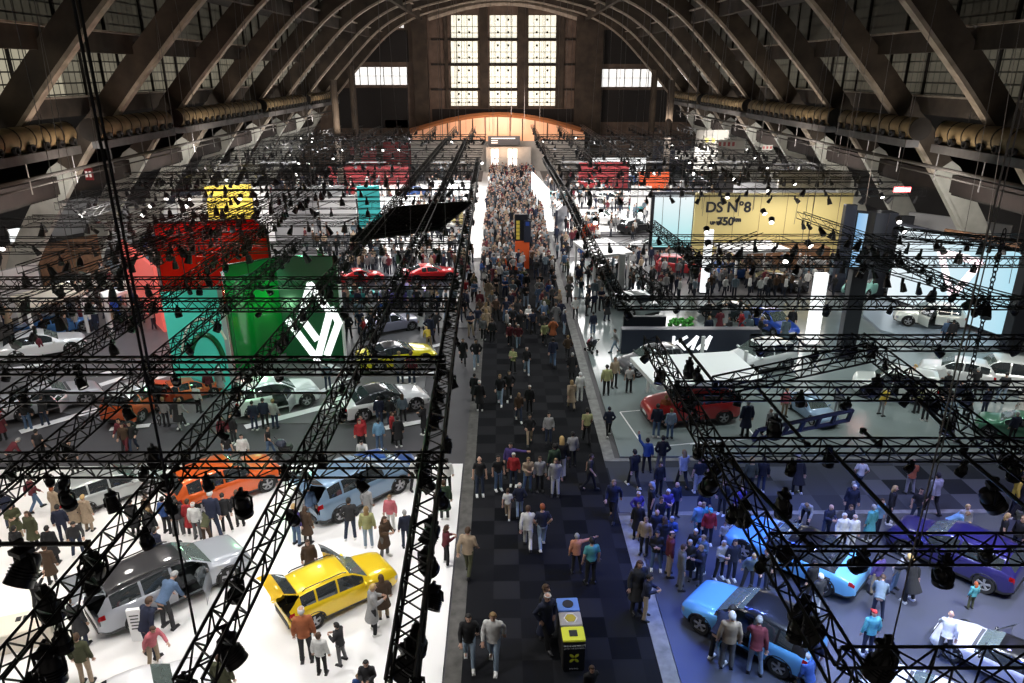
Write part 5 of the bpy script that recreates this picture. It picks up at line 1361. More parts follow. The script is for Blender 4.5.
# green pavilion with the diamond
t, L, h = wallp('glass_pavilion', 'green glass pavilion wall carrying a large white diamond emblem', 'pavilion', (288, 363), (346, 363), 256, 'greenwall', .3)
w_ = .42
strokes([[(-1, .05), (0, -.98), (.68, .25), (.2, .85)], [(.05, -.42), (-.5, .15), (.02, .98), (.5, .45)], [(.43, -.83), (1, 0), (.78, .36)]], w_, L * .42, h * .36, L * .53, h * .40, -.2, 'lightbox', t)
bm = B(); box(bm, (L + .02, -.02, h / 2), (.1, .36, h)); link('edge_strip', bm, M['white'], t)
def pavil(name, label, walls, m, gz=.05):
    t = thing(name, label, 'pavilion', (0, 0, 0))
    for p, q, yt in walls:
        A, C = G(*p, gz), G(*q, gz); h = ztop((A + C) / 2, yt); A, L, a = frame_at(A, C)
        bm = B(); box(bm, (L / 2, 0, h / 2), (L, .12, h)); bevel(bm, .02, 1); o = link('glass_wall', bm, M[m], t); o.location = A; o.rotation_euler = (0, 0, a)
        bm = B()
        for q in range(int(L / 1.6) + 2): x = min(L, q * 1.6); box(bm, (x, -.08, h / 2), (.06, .06, h))
        box(bm, (L / 2, 0, h + .03), (L, .2, .08)); e = link('frame', bm, M['greenwall' if m == 'greenglass' else 'trimb'], o)
    return t
pavil('glass_pavilion', 'long green glass block behind and left of the diamond wall', [((286, 352), (238, 372), 275), ((238, 372), (232, 340), 285), ((345, 350), (325, 326), 258), ((232, 334), (290, 322), 262), ((255, 350), (282, 340), 300)], 'greenglass')
pavil('glass_pavilion', 'red glass block behind the green pavilion', [((168, 318), (230, 305), 235), ((230, 305), (275, 300), 232), ((275, 300), (262, 284), 225), ((165, 290), (262, 284), 222)], 'redglass')
t, L, h = wallp('teal_panel', 'teal backlit panel with curved graphic left of the green pavilion', 'panel', (179, 396), (233, 389), 290, 'tealscreen', .3)
bm = B(); ring = [(L * .62 + 1.2 * math.cos(a), -.18, 1.9 + 2.4 * math.sin(a)) for a in [PI * (.15 + .06 * i) for i in range(14)]]; tube(bm, ring, .07, 6); link('graphic', bm, M['cream'], t)
bm = B(); ring = [(L * .62 + .85 * math.cos(a), -.18, 1.5 + 1.9 * math.sin(a)) for a in [PI * (.1 + .06 * i) for i in range(14)]]; tube(bm, ring, .16, 6); link('graphic', bm, M['greenwall'], t)
bm = B(); box(bm, (L + .05, 0, h / 2), (.22, .4, h)); link('edge_strip', bm, M['lightgrey'], t)
wallp('red_panel', 'tall pink red backlit wall at the left of the pavilions', 'panel', (132, 296), (166, 332), 252, 'pinkscreen', .25)
for P_, e_, c_ in ((G(268, 352, 4.5), 200, (.35, 1, .45)), (G(258, 335, 3), 130, (.4, 1, .5)), (G(215, 296, 4), 600, (1, .35, .3)), (G(250, 294, 4), 600, (1, .35, .3))): lamp('POINT', P_, e_, c_, .3)  # coloured lamps added inside the glass blocks to brighten them
# middle left stands
for a in (('stand_wall', 'yellow stand wall behind the red glass block', (213, 246), (258, 243), 185, 'yellow'), ('stand_wall', 'white stand wall right of the yellow wall', (259, 243), (276, 242), 186, 'white'),
          ('stand_wall', 'pale grey stand wall in the middle of the left side', (277, 240), (318, 238), 190, 'lightgrey'), ('stand_wall', 'white stand wall above the red glass block at left', (182, 240), (212, 238), 196, 'white'),
          ('stand_wall', 'teal stand wall left of the lighting grid', (360, 232), (382, 231), 186, 'teal'), ('stand_wall', 'white stand wall beside the teal one', (322, 236), (358, 234), 196, 'white'),
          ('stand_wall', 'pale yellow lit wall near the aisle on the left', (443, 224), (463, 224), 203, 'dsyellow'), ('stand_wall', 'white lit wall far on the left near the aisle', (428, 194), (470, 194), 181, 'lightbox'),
          ('stand_wall', 'red stand wall far on the left', (352, 176), (378, 175), 147, 'red'), ('stand_wall', 'second red stand wall far on the left', (384, 170), (412, 170), 142, 'red'), ('stand_wall', 'long pink red stand wall far at left', (330, 186), (410, 184), 165, 'red'),
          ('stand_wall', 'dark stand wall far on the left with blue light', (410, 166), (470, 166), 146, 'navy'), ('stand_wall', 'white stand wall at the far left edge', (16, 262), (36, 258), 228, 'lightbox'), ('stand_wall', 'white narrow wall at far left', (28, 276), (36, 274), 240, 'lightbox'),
          ('stand_wall', 'small teal wall at far left', (66, 272), (74, 270), 246, 'tealscreen'), ('stand_wall', 'white wall beyond the left trusses', (150, 236), (182, 232), 205, 'white'), ('stand_wall', 'grey wall at the left far side', (40, 240), (110, 228), 200, 'lightgrey'),
          ('stand_wall', 'olive yellow wall at left gallery', (36, 240), (62, 236), 205, 'dsyellow'), ('stand_wall', 'small blue lit wall at the left', (112, 318), (128, 316), 288, 'bluewall'),
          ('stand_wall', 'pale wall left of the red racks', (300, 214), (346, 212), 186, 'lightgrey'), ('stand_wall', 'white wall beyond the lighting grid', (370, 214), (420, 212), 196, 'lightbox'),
          ('stand_wall', 'dark grey stand wall at the left edge behind the blue car', (0, 322), (46, 308), 268, 'lightgrey'), ('stand_wall', 'black stand wall at far left below the gallery', (44, 286), (104, 272), 240, 'brown'), ('stand_wall', 'cream stand wall at far left below the gallery', (0, 292), (40, 282), 244, 'cream'),
          ('stand_wall', 'pale wall under the first left arch leg', (92, 252), (132, 244), 206, 'lightgrey'), ('stand_wall', 'dark wall under the second left arch leg', (134, 240), (168, 233), 204, 'palewall'), ('stand_wall', 'navy wall far left between the arch legs', (170, 228), (205, 222), 192, 'navy'), ('stand_wall', 'grey wall far left near the third arch leg', (206, 216), (246, 211), 184, 'lightgrey'),
          ('stand_wall', 'dark timber wall at the right behind the big screen', (930, 300), (1024, 322), 236, 'brown'), ('stand_wall', 'black wall at right of the gold wall', (850, 262), (905, 268), 214, 'black'), ('stand_wall', 'grey wall at right above the big screen', (900, 262), (1000, 280), 218, 'lightgrey'), ('stand_wall', 'grey wall far right near the arch legs', (800, 226), (850, 232), 190, 'lightgrey'),
          # right
          ('stand_wall', 'orange brown wall far on the right', (638, 190), (668, 190), 172, 'orange'), ('stand_wall', 'pale pink wall far right of the aisle', (578, 188), (628, 188), 162, 'red'), ('stand_wall', 'white lit wall in the far right stands', (592, 178), (646, 178), 158, 'lightbox'),
          ('stand_wall', 'orange low wall right of the aisle in the distance', (582, 238), (597, 238), 224, 'orange'), ('stand_wall', 'white wall behind the framed screen', (630, 214), (650, 214), 186, 'white'), ('stand_wall', 'dark wall right of the far aisle', (556, 238), (566, 226), 205, 'navy'),
          ('stand_wall', 'white wall by the far end of the aisle', (532, 200), (548, 222), 180, 'lightbox'), ('stand_wall', 'pale wall behind the gold wall', (730, 222), (800, 222), 182, 'lightgrey'), ('stand_wall', 'dark crowd stand far on the right', (645, 172), (690, 172), 146, 'navy')):
    wallp(*a[:2], 'wall', a[2], a[3], a[4], a[5])
# gold wall with lettering
t, L, h = wallp('gold_wall', 'long pale gold wall with black lettering on the right', 'wall', (690, 262), (842, 262), 193, 'dsyellow', .4)
for s, x, z, sz in (('DS N°8', .21, .80, 1.15), ('750', .20, .60, .9), ('km', .275, .63, .5), ('UP TO', .14, .58, .32)):
    me = textmesh(s, sz * 1.12, .03, .035); o = linkme('lettering', me, M['black'], t); o.location = (L * x, -.24, h * z); o.rotation_euler = (PI / 2, 0, 0)
bm = B()
for q in range(6): box(bm, (L * (q + .5) / 6, -.215, h / 2), (.03, .02, h))
link('seam', bm, M['brown'], t)
t, L, h = wallp('terrace', 'brown timber terrace in front of the gold wall', 'terrace', (745, 268), (822, 266), 246, 'brown', 2.0)
# framed screen
def screenmat(name, c0, c1, axis='X', scale=.12, e=1.0):
    m, N, L, b = nm(name); tc = N.new('ShaderNodeTexCoord'); sp = N.new('ShaderNodeSeparateXYZ'); L.new(tc.outputs['Generated'], sp.inputs[0])
    r = N.new('ShaderNodeValToRGB'); L.new(sp.outputs[axis], r.inputs['Fac']); r.color_ramp.elements[0].color = (*c0, 1); r.color_ramp.elements[1].color = (*c1, 1)
    L.new(r.outputs['Color'], b.inputs['Emission Color']); b.inputs['Emission Strength'].default_value = e; b.inputs['Base Color'].default_value = (.02, .02, .02, 1); return m
M['screen'] = screenmat('screen_picture_pale_blue', (.85, .93, .97), (.40, .72, .86)); M['screen2'] = screenmat('screen_picture_white_teal', (.35, .75, .78), (.85, .92, .95), 'Z')
M['screen3'] = screenmat('screen_picture_blue', (.25, .5, .8), (.6, .8, .95))
def screen(label, p, q, ytop, zb, m, gz=0, brd=.18):
    A, C = G(*p, gz), G(*q, gz); hA, hC = ztop(A, ytop[0]), ztop(C, ytop[1]); h = (hA + hC) / 2; A, L, a = frame_at(A, C)
    t = thing('led_screen', label, 'screen', A, a); bm = B(); box(bm, (L / 2, .12, (h + zb) / 2), (L + 2 * brd, .3, h - zb + 2 * brd)); link('casing', bm, M['black'], t)
    bm = B(); box(bm, (L / 2, -.06, (h + zb) / 2), (L, .06, h - zb)); link('display', bm, M[m], t)
    bm = B(); box(bm, (.2, .2, zb / 2 - .05), (.25, .25, zb)); box(bm, (L - .2, .2, zb / 2 - .05), (.25, .25, zb)); link('post', bm, M['black'], t)
    return t, L, h
screen('black framed screen with white and teal picture left of the gold wall', (651, 256), (689, 256), (195, 195), .9, 'screen2', brd=.3)
t, L, h = screen('huge pale blue screen behind the round stage on the right', (886, 305), (1012, 350), (221, 262), .7, 'screen')
tri = strokes([[(-1, .9), (1, .9)], [(1, .9), (.1, -1)], [(.1, -1), (-.1, -1)], [(-.1, -1), (-1, .9)]], .5, 1.5, 1.3, L * .52, h * .62, -.12, 'pinkscreen', t, 'picture_emblem', .03)
M['pale'] = mat('pale_lit_screen_mark', (.9, .8, .85), .5, emit=.9, ecol=(1, .82, .88))
tri.data.materials.clear(); tri.data.materials.append(M['pale'])
screen('narrow blue screen left of the black tower on the right', (846, 288), (868, 291), (214, 214), .8, 'screen3')
def tower(label, p, w, ytop, m, d=.9, gz=0, name='tower'):
    P = G(*p, gz); h = ztop(P, ytop); t = thing(name, label, 'tower', P)
    bm = B(); box(bm, (0, d / 2, h / 2), (w, d, h)); bevel(bm, .03, 1); link('shaft', bm, M[m], t)
    bm = B(); box(bm, (0, d / 2, .06), (w + .2, d + .2, .12)); link('base', bm, M['black'], t); return t
tower('bright white column beside the dark one on the right', (812, 346), .78, 274, 'lightbox', .4)
tower('black column right of the bright white column', (846, 360), .95, 270, 'black', .6)
tower('wide black tower at the left end of the big screen', (872, 300), 1.7, 213, 'black', 1.2)
tower('navy panel tower right of the gold wall', (838, 292), .9, 205, 'navy', .5)
tower('black post at the right end of the big screen', (1013, 354), .95, 250, 'black', .8)
tower('slim white light column in front of the gold wall', (704, 294), .62, 230, 'lightbox', .3)
tower('white pillar under the far white canopy', (621, 290), .5, 254, 'white', .5)
# stage
bm = B(); prism(bm, [G(866, 305), G(890, 297), G(1008, 346), G(985, 352), G(930, 348), G(880, 334), G(862, 318)], .09, .3); struct('floor_round_stage', bm, mat('pale_blue_stage_top', (.3, .36, .42), .2))
# canopies
def canopy(label, pts, z, post, feet=None):
    t = thing('canopy', label, 'canopy', (0, 0, 0)); bm = B(); P = [G(x, y, z) for x, y in pts]
    ar = sum(P[i].x * P[(i + 1) % 4].y - P[(i + 1) % 4].x * P[i].y for i in range(4))
    if ar < 0: P = P[::-1]
    prism(bm, P, z - .22, z); link('roof', bm, M['whiteroof'], t)
    c = sum(P, Vector()) / 4
    for p in (feet or P):
        q = p.lerp(c, .12) if not feet else p; bm = B(); tube(bm, [(q.x, q.y, post), (q.x, q.y, z - .2)], .11, 10); link('post', bm, M['white'], t)
canopy('large flat white canopy over the black car on the glossy stand', [(630, 357), (733, 351), (765, 379), (657, 386)], 2.5, .09, [G(648, 392, .09), G(700, 372, .09), G(742, 388, .09)])
canopy('flat white canopy right of the crowded aisle in the distance', [(573, 241), (607, 238), (633, 252), (594, 256)], 3.0, .05)
canopy('flat white canopy in front of the gold wall', [(714, 243), (768, 240), (790, 249), (736, 252)], 3.0, .05)
M['whiteroof2'] = M['whiteroof']; M['whiteroof'] = M['cream']
canopy('cream flat canopy at the far left over the seated visitors', [(10, 296), (62, 282), (84, 290), (24, 308)], 3.0, .05)
M['whiteroof'] = M['whiteroof2']
canopy('narrow white canopy at far left in front of the red panel', [(100, 292), (122, 286), (128, 290), (104, 298)], 2.6, .05)
# dark sign block with white letters
t, L, h = wallp('sign_block', 'long dark sign block with large white letters behind the canopy', 'sign', (620, 352), (756, 352), 328, 'navy', .6, gz=.09)
zc, hh = h * .46, .33
strokes([[(-2.6, -1), (-2.6, 1)], [(-2.6, -.2), (-.6, 1)], [(-2.0, .1), (-.8, -1)]], .17, .40, hh * 1.2, L * .5, zc, -.33, 'lightbox', t, 'letter')
strokes([[(-.8, -1), (1.0, 1)], [(1.0, 1), (.4, -1)]], .2, .40, hh * 1.2, L * .5, zc, -.33, 'lightbox', t, 'letter')
strokes([[(.9, -1), (2.7, 1)], [(2.7, 1), (2.1, -1)]], .2, .40, hh * 1.2, L * .5 + .14, zc, -.33, 'lightbox', t, 'letter')
t, L, h = wallp('open_box', 'black open topped box on the left end of the sign block', 'box', (622, 342), (664, 342), 316, 'black', .3, gz=.09)
P = G(680, 336, .09); t = thing('planter', 'green bush in a low dark trough behind the sign block', 'planter', P)
bm = B(); box(bm, (0, 0, .3), (1.6, .7, .6)); bevel(bm, .03, 1); link('trough', bm, M['black'], t)
bm = B(); random.seed(3)
for q in range(60): ball(bm, (random.uniform(-.75, .75), random.uniform(-.3, .3), random.uniform(.6, 1.2)), (.14, .14, .12), 6, 4)
link('foliage', bm, M['plant'], t)
# blue frame lying across the glossy stand
t = thing('metal_frame', 'dark blue ladder like metal frame hanging before the grey blue sedan', 'frame', (0, 0, 0))
A, C = G(752, 440, 2.6), G(848, 420, 3.4); A2, C2 = G(758, 430, 3.0), G(852, 410, 4.0)
for a, b in ((A, C), (A2, C2)): bm = B(); tube(bm, [a, b], .09, 8); link('rail', bm, M['navy'], t)
for q in range(7): bm = B(); tube(bm, [A.lerp(C, q / 6), A2.lerp(C2, q / 6)], .1, 6); link('rung', bm, M['navy'], t)
# aisle totem and counter
P = G(522, 268); t = thing('totem', 'tall orange and black totem in the middle of the crowded aisle', 'totem', P); h = ztop(P, 214)
bm = B(); box(bm, (0, 0, h * .26), (1.25, .7, h * .52)); bevel(bm, .03, 1); link('lower_panel', bm, M['orange'], t)
bm = B(); box(bm, (-.1, 0, h * .76), (1.15, .5, h * .48)); bevel(bm, .03, 1); link('upper_panel', bm, M['black'], t)
bm = B(); box(bm, (.45, -.3, h * .7), (.6, .2, h * .40)); link('side_panel', bm, M['navy'], t)
bm = B()
for q in range(5): box(bm, (-.38, -.28, h * (.58 + .07 * q)), (.3, .04, .28))
link('lettering', bm, M['yellow'], t)
bm = B(); box(bm, (.45, -.42, h * .84), (.32, .04, .35)); link('symbol', bm, M['bluewall'], t)
P = G(509, 270); t = thing('information_counter', 'orange counter at the foot of the aisle totem', 'counter', P)
bm = B(); box(bm, (0, .3, .55), (2.0, .7, 1.1)); bevel(bm, .03, 1); link('front', bm, M['orange'], t)
bm = B(); box(bm, (0, .3, 1.13), (2.1, .8, .06)); link('worktop', bm, M['white'], t)
for s in (-1, 1): bm = B(); box(bm, (s * .5, .35, 1.36), (.45, .06, .35)); box(bm, (s * .5, .35, 1.18), (.1, .1, .1)); link('monitor', bm, M['white'], t)
# waste bins
M['binblue'] = mat('blue_bin_lid', (.12, .25, .6), .5); M['bingrey'] = mat('grey_bin_lid', (.4, .38, .36), .5); M['binyellow'] = mat('yellow_bin_lid', (.72, .74, .04), .5); M['bingold'] = mat('gold_bin_hole_ring', (.45, .36, .03), .5); M['binbody'] = mat('dark_bin_body', (.045, .042, .04), .5)
Pf = G(573.5, 671); wb_ = (G(585, 671) - G(563, 671)).length; dep = (ztop(Pf, 641)) ; hB = ztop(Pf, 643)
Pback = G(568, 632, 0); dd = (Vector((Pback.x, Pback.y, 0)) - Pf); step = .62; rz = math.atan2(dd.y, dd.x) - PI / 2; rz = math.atan2(-(G(567.5, 612, hB).x - G(574, 648, hB).x), G(567.5, 612, hB).y - G(574, 648, hB).y)
for i, (lid, hole, lab) in enumerate((('binyellow', 'sq', 'yellow lidded waste bin with dark front panel, nearest of the aisle bin trio'), ('bingrey', 'hex', 'grey lidded waste bin with gold six sided hole, middle of the trio'), ('binblue', 'rnd', 'blue lidded waste bin with round black hole, rear of the trio'))):
    q = Pf + Vector((-math.sin(rz), math.cos(rz), 0)) * (step * (i + .5)); t = thing('waste_bin', lab, 'bin', (q.x, q.y, .012), rz)
    bm = B(); box(bm, (0, 0, hB / 2), (wb_, step - .02, hB)); bevel(bm, .03, 2); link('body', bm, M['binbody'], t)
    bm = B(); box(bm, (0, 0, hB + .02), (wb_ + .02, step - .03, .07)); bevel(bm, .02, 2); link('lid', bm, M[lid], t)
    bm = B()
    if hole == 'sq': box(bm, (0, 0, hB + .06), (.24, .24, .02))
    else: lathe(bm, [(0, 0), (.17, 0), (.17, .02), (0, .02)], 6 if hole == 'hex' else 20, 'Z'); bm.transform(Matrix.Translation((0, 0, hB + .055)))
    link('opening', bm, M['trimb'] if hole != 'hex' else M['bingold'], t)
    if hole == 'hex':
        bm = B(); ring = [(.2 * math.cos(a * PI / 3), .2 * math.sin(a * PI / 3), hB + .06) for a in range(7)]; tube(bm, ring, .02, 5, False); link('opening_rim', bm, M['white'], t)
    if i == 0:
        bm = B(); box(bm, (0, -step / 2 - .012, hB * .48), (wb_ * .94, .03, hB * .9)); link('front_panel', bm, M['black'], t)
        bm = B()
        for k in range(4):
            a = PI / 4 + k * PI / 2; vs = ball(bm, (.10 * math.cos(a), -step / 2 - .035, hB * .48 + .12 * math.sin(a)), (.085, .012, .045), 10, 6, Matrix.Rotation(-a, 4, 'Y'))
        link('leaf_symbol', bm, M['binyellow'], t)
        for k, (s, z) in enumerate((('TRIONS NOS DECHETS', .90), ('LATEN WE SORTEREN', .82), ('PMC PMD', .1))):
            me = textmesh(s, .062, .004); o = linkme('lettering', me, M['white'], t); o.location = (0, -step / 2 - .034, hB * z); o.rotation_euler = (PI / 2, 0, 0)
# plinths and posts
P = G(140, 640, .06); t = thing('price_totem', 'white upright information post beside the silver estate car', 'information post', P, .15)
bm = B(); box(bm, (0, 0, .6), (.42, .12, 1.2)); bevel(bm, .02, 1); link('post', bm, M['white'], t)
bm = B()
for q in range(5): box(bm, (0, -.066, .5 + q * .12), (.26 - .03 * (q % 2), .01, .035))
link('lettering', bm, M['trimb'], t)
P = G(10, 652, .06); t = thing('plinth', 'low cream block with dark squares at the left edge of the white stand', 'plinth', P, .35)
bm = B(); box(bm, (0, .4, .35), (2.4, 1.0, .7)); bevel(bm, .03, 1); link('block', bm, M['cream'], t)
bm = B()
for q in range(3): box(bm, (.25 + q * .2, .55, .71), (.14, .2, .02))
link('button', bm, M['trimb'], t)
def pram(px, py, label, rz, gz):
    P = G(px, py, gz); t = thing('pram', label, 'pram', P, rz)
    bm = B(); box(bm, (0, 0, .55), (.4, .6, .25)); bevel(bm, .06, 2); link('seat', bm, M['trimb'], t)
    bm = B(); ball(bm, (0, .2, .75), (.22, .25, .22), 12, 8); link('hood', bm, M['navy'], t)
    bm = B()
    for s in (-1, 1): tube(bm, [(s * .2, -.35, .12), (s * .2, .1, .5), (s * .2, .55, 1.0)], .018, 6); tube(bm, [(s * .2, .35, .12), (s * .2, -.1, .5)], .018, 6)
    tube(bm, [(-.2, .55, 1.0), (.2, .55, 1.0)], .02, 6); link('frame', bm, M['trimb'], t)
    for s in (-1, 1):
        for y in (-.35, .35): bm = B(); lathe(bm, [(0, -.02), (.11, -.02), (.11, .02), (0, .02)], 14); bm.transform(Matrix.Translation((s * .2, y, .11)) @ Matrix.Rotation(PI / 2, 4, 'Z')); link('wheel', bm, M['rubber'], t)
pram(287, 458, 'dark folding pram pushed in the left cross aisle', 1.57, .0); pram(591, 352, 'dark pram right of the aisle holding a child in pink', -2.6, .09)
# ------------------------------------------------------------------ visitors further away
random.seed(31)
COLN = dict(K='black', C='charcoal', N='navy', G='grey', L='pale grey', W='white', B='blue', R='red', U='maroon', E='beige', Z='brown', V='olive', J='denim', Q='slate', T='teal', Y='yellow', O='orange', P='pink', M='dark green', H='violet', X='cream')
LEGN = dict(K='black', C='charcoal', D='dark blue', J='blue', E='beige', I='pale blue', G='grey')
used = set()
def inpoly(x, y, poly):
    r = False; j = len(poly) - 1
    for i in range(len(poly)):
        if (poly[i][1] > y) != (poly[j][1] > y) and x < (poly[j][0] - poly[i][0]) * (y - poly[i][1]) / (poly[j][1] - poly[i][1]) + poly[i][0]: r = not r
        j = i
    return r
def spots(poly, n, gap, gz=.05):
    out = []; xa, xb = min(p[0] for p in poly), max(p[0] for p in poly); ya, yb = min(p[1] for p in poly), max(p[1] for p in poly); tries = 0
    A, Bq = G(500, ya).y, G(500, yb).y
    while len(out) < n and tries < n * 60:
        tries += 1; Y = random.uniform(Bq, A); py = proj((0, Y, 0))[1]; px = random.uniform(xa, xb)
        if not inpoly(px, py, poly): continue
        P = G(px, py, gz)
        if any((P.x - a) ** 2 + (P.y - b) ** 2 < gap * gap for a, b in PPOS): continue
        out.append(P); PPOS.append((P.x, P.y))
    return out
def auto(poly, n, where, gap=.7):
    for P in spots(poly, n, gap):
        P.z = floor_z(P.x, P.y)
        for _ in range(80):
            tc = random.choice('KKKKKKKCCCCNNNNGGLWBRUEZVQJ'); lc = random.choice('KKKCDDJEIG'); st = random.choice(('jacket', 'jacket', 'coat', 'tee'))
            lab = 'person in %s %s and %s trousers %s' % (COLN[tc], {'jacket': 'jacket', 'coat': 'coat', 'tee': 't shirt'}[st], LEGN[lc], where)
            if lab not in used: used.add(lab); break
        person(P, random.uniform(1.62, 1.88), random.choice(('stand', 'walk', 'walk2', 'phone', 'pocket', 'stand', 'cross', 'hip')), random.choice((0, 180, 20, 160, 200, 340, 90, 270)), st, tc, lc, random.choice(('short', 'short', 'long', 'thin')), random.choice('kkkbbdygw'), lab)
auto([(476, 338), (568, 338), (553, 272), (480, 272)], 62, 'deep in the aisle crowd')
auto([(458, 340), (474, 340), (476, 270), (464, 270)], 12, 'on the left aisle strip')
auto([(572, 322), (612, 322), (598, 262), (560, 262)], 24, 'right of the aisle crowd')
auto([(345, 344), (446, 344), (450, 308), (350, 308)], 24, 'around the yellow sports car')
auto([(690, 346), (800, 346), (790, 318), (690, 318)], 14, 'behind the dark sign block')
auto([(0, 334), (110, 318), (110, 300), (0, 312)], 8, 'near the far left blue car')
auto([(900, 412), (1020, 430), (1020, 398), (900, 390)], 8, 'among the white roofed cars')
auto([(650, 520), (700, 590), (670, 590), (636, 520)], 5, 'at the blue stand corner', .5)
print('people', NP[0])
# the rest of the crowd, beyond counting
crowd = B(); CM = 'KCGNGLWUEZLQ'; crowd_m = [mat('crowd_cloth_%02d' % i, C_[c], .9) for i, c in enumerate(CM)] + [M['skin'], mat('crowd_hair', (.03, .02, .015), .8), mat('crowd_trousers', (.02, .025, .04), .9)]
def mini(P, s):
    a = random.uniform(0, 6.28); R = Matrix.Translation(P) @ Matrix.Rotation(a, 4, 'Z') @ Matrix.Scale(s, 4); n0 = len(crowd.verts); mi = random.randrange(12); crowd.verts.ensure_lookup_table()
    k = random.uniform(.05, .16)
    tube(crowd, [R @ Vector((-.09, k, 0)), R @ Vector((-.09, 0, .5)), R @ Vector((-.08, 0, .92))], [.06 * s, .07 * s, .09 * s], 5, True, 14)
    tube(crowd, [R @ Vector((.09, -k, 0)), R @ Vector((.09, 0, .5)), R @ Vector((.08, 0, .92))], [.06 * s, .07 * s, .09 * s], 5, True, 14)
    tube(crowd, [R @ Vector((0, 0, .85)), R @ Vector((0, 0, 1.15)), R @ Vector((0, 0, 1.4)), R @ Vector((0, 0, 1.5))], [(.18 * s, .13 * s), (.18 * s, .13 * s), (.2 * s, .12 * s), (.07 * s, .06 * s)], 7, True, mi, sx=R.to_3x3() @ Vector((1, 0, 0)))
    for q in (-1, 1): tube(crowd, [R @ Vector((q * .2, 0, 1.4)), R @ Vector((q * .25, .03, 1.12)), R @ Vector((q * .22, -.12, .95))], [.055 * s, .045 * s, .035 * s], 5, True, mi)
    tube(crowd, [R @ Vector((0, 0, 1.48)), R @ Vector((0, -.01, 1.6)), R @ Vector((0, 0, 1.7))], [.06 * s, .09 * s, .085 * s], 6, True, 12)
    tube(crowd, [R @ Vector((0, .03, 1.66)), R @ Vector((0, .02, 1.73)), R @ Vector((0, .02, 1.77))], [.095 * s, .09 * s, .05 * s], 6, True, 13)
for poly, n, gap in (([(481, 274), (553, 274), (533, 171), (490, 171)], 620, .5), ([(556, 262), (610, 262), (580, 180), (542, 180)], 110, .6), ([(610, 300), (800, 300), (760, 262), (600, 262)], 100, .7), ([(340, 275), (470, 275), (474, 262), (350, 262)], 55, .7), ([(345, 312), (465, 312), (467, 303), (345, 303)], 26, .7), ([(300, 262), (470, 262), (474, 205), (310, 205)], 210, .7),
                     ([(40, 322), (150, 306), (170, 272), (110, 276)], 60, .8), ([(600, 240), (860, 246), (800, 176), (560, 176)], 260, .7), ([(250, 204), (472, 204), (476, 168), (330, 168)], 200, .7), ([(690, 300), (850, 300), (840, 266), (690, 266)], 60, .7), ([(30, 345), (160, 330), (170, 306), (60, 312)], 40, .8), ([(110, 300), (160, 296), (200, 240), (170, 240)], 60, .8)):
    for P in spots(poly, n, gap, .05): mini(P, random.uniform(.92, 1.06))
o = link('crowd', crowd, crowd_m); tag(o, 'dense crowd of distant visitors packing the far aisle and the far stands', 'crowd', None, 'stuff')
# small lit lamps on the distant trusses
LB = 'tiny lamp shining on a distant truss'
M['glow'] = mat('lit_lamp_face', (1, 1, 1), .4, emit=5, ecol=(1, .97, .92))
bm = B(); lathe(bm, [(0, 0), (.16, 0), (.2, .35), (.12, .42), (0, .42)], 10, 'Z'); lme = bpy.data.meshes.new('lit_lamp'); bm.to_mesh(lme); bm.free(); lme.materials.append(M['housing'])
bm = B(); lathe(bm, [(0, -.03), (.15, -.03), (.15, .01), (0, .01)], 10, 'Z'); lfe = bpy.data.meshes.new('lit_face'); bm.to_mesh(lfe); bm.free(); lfe.materials.append(M['glow'])
random.seed(77)
for i in range(70):
    x = random.uniform(-31, 31); Y = gy(random.choice(rows)); 
    if -2 < x < 5: continue
    t = thing('lit_spotlight', LB, 'spotlight', (x, Y - .5, ZT - .7), random.uniform(-.6, .6), LB); t.rotation_euler.x = random.uniform(-1.25, -.8) * -1 * (-1)
    for n_, me in (('lamp_housing', lme), ('lamp_face', lfe)): o = bpy.data.objects.new(n_, me); COL.objects.link(o); o.parent = t
# ------------------------------------------------------------------ light
w = bpy.data.worlds.new('world'); SC.world = w; w.use_nodes = True
w.node_tree.nodes['Background'].inputs[0].default_value = (.95, .85, .78, 1); w.node_tree.nodes['Background'].inputs[1].default_value = .12
def bank(x, y, z, e, col=(1, 1, 1), sx=4, sy=4):
    if z > 7.2 and y < 50:                    # spotlights hung in pairs on the near trusses
        for q in (-1, 1): lamp('SPOT', (x + q * sx * .35, y + q * sy * .2, 6.9), e * (2.5 if sx < 2 else 2.0), col, .16, (x + q * sx * .6, y + q * .5, 0), 104 if sx < 2 else 128, .8)
    else: lamp('AREA', (x, y, z), e, col, sx, (x, y, 0), size_y=sy)
WARM, COOL, NEUT = (1, .93, .86), (.88, .94, 1), (1, .98, .96)
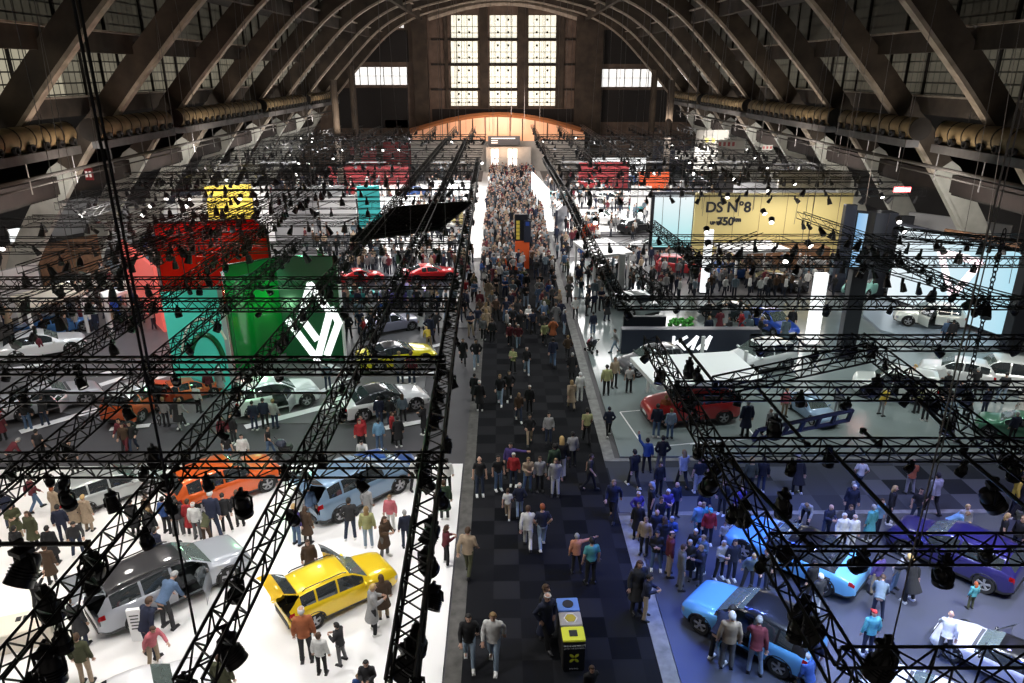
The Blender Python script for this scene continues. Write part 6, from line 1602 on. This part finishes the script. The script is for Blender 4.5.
# white stand
for x in (-21, -15, -9.5, -4.5):
    for y in (15.5, 21, 26): bank(x, y, 7.3, 250, WARM if x < -12 else NEUT, 3, 3)
# left car row and behind
for x in (-26, -19, -12.5, -6):
    for y in (34, 40, 46): bank(x, y, 7.3, 170, COOL, 3, 3)
# glossy stand right
for x in (8, 14, 20, 26):
    for y in (31.5, 37, 43): bank(x, y, 7.3, 150, (.9, 1, .98), 3, 3)
# blue lit stand
for x, y, e, c in ((8.5, 16.5, 300, (.55, .7, 1)), (9, 21, 320, (.2, .32, 1)), (13, 17.5, 760, (.8, .88, 1)), (17, 16.5, 760, (.85, .9, 1)), (6.8, 21, 300, (.05, .12, 1)), (12, 13, 500, (.06, .14, 1)), (9, 14.5, 420, (.5, .7, 1)), (13.5, 22.5, 420, (.35, .42, 1)), (19, 22, 420, (.4, .4, 1)), (6.5, 23, 350, (.15, .25, 1)), (21, 18, 300, (.8, .85, 1))): bank(x, y, 7.3, e * .95, c, 1.6, 1.6)
# far stands
for y, e in ((58, 600), (68, 900), (80, 1300), (94, 1700), (108, 2000)):
    for x in (-24, -14.5, -6, 8.5, 16, 25): bank(x, y, 7.4, e * .75, NEUT, 4, 4)
# aisle
for y in (18, 26, 34, 44, 56, 70, 86, 104): bank(1.9, y, 11, 130 + y * 2.2, NEUT, 2, 2)
# area lamps without fixtures, added to brighten the ribs and arch legs
for s in (-1, 1):
    for y in (22, 44, 66, 88, 110):
        lamp('AREA', (CX + s * 24, y, 9.6), 330, (1, .84, .68), 3, (CX + s * 27, y + 7, 16))
        lamp('AREA', (CX + s * 26.5, y + 4, 9), 900, (1, .95, .88), 2, (CX + s * 34, y + 8, 6))
lamp('AREA', (CX, 118, 9.6), 2600, (1, .8, .68), 8, (CX, 136, 16))

bank(G(765, 250, 0).x, G(765, 272, 0).y, 6.5, 520, WARM, 10, 2)  # added lamp that brightens the gold wall and its lettering
lamp('AREA', (CX, 126, 3.5), 220, (1, .6, .35), 6, (CX, 131, 8), size_y=2)
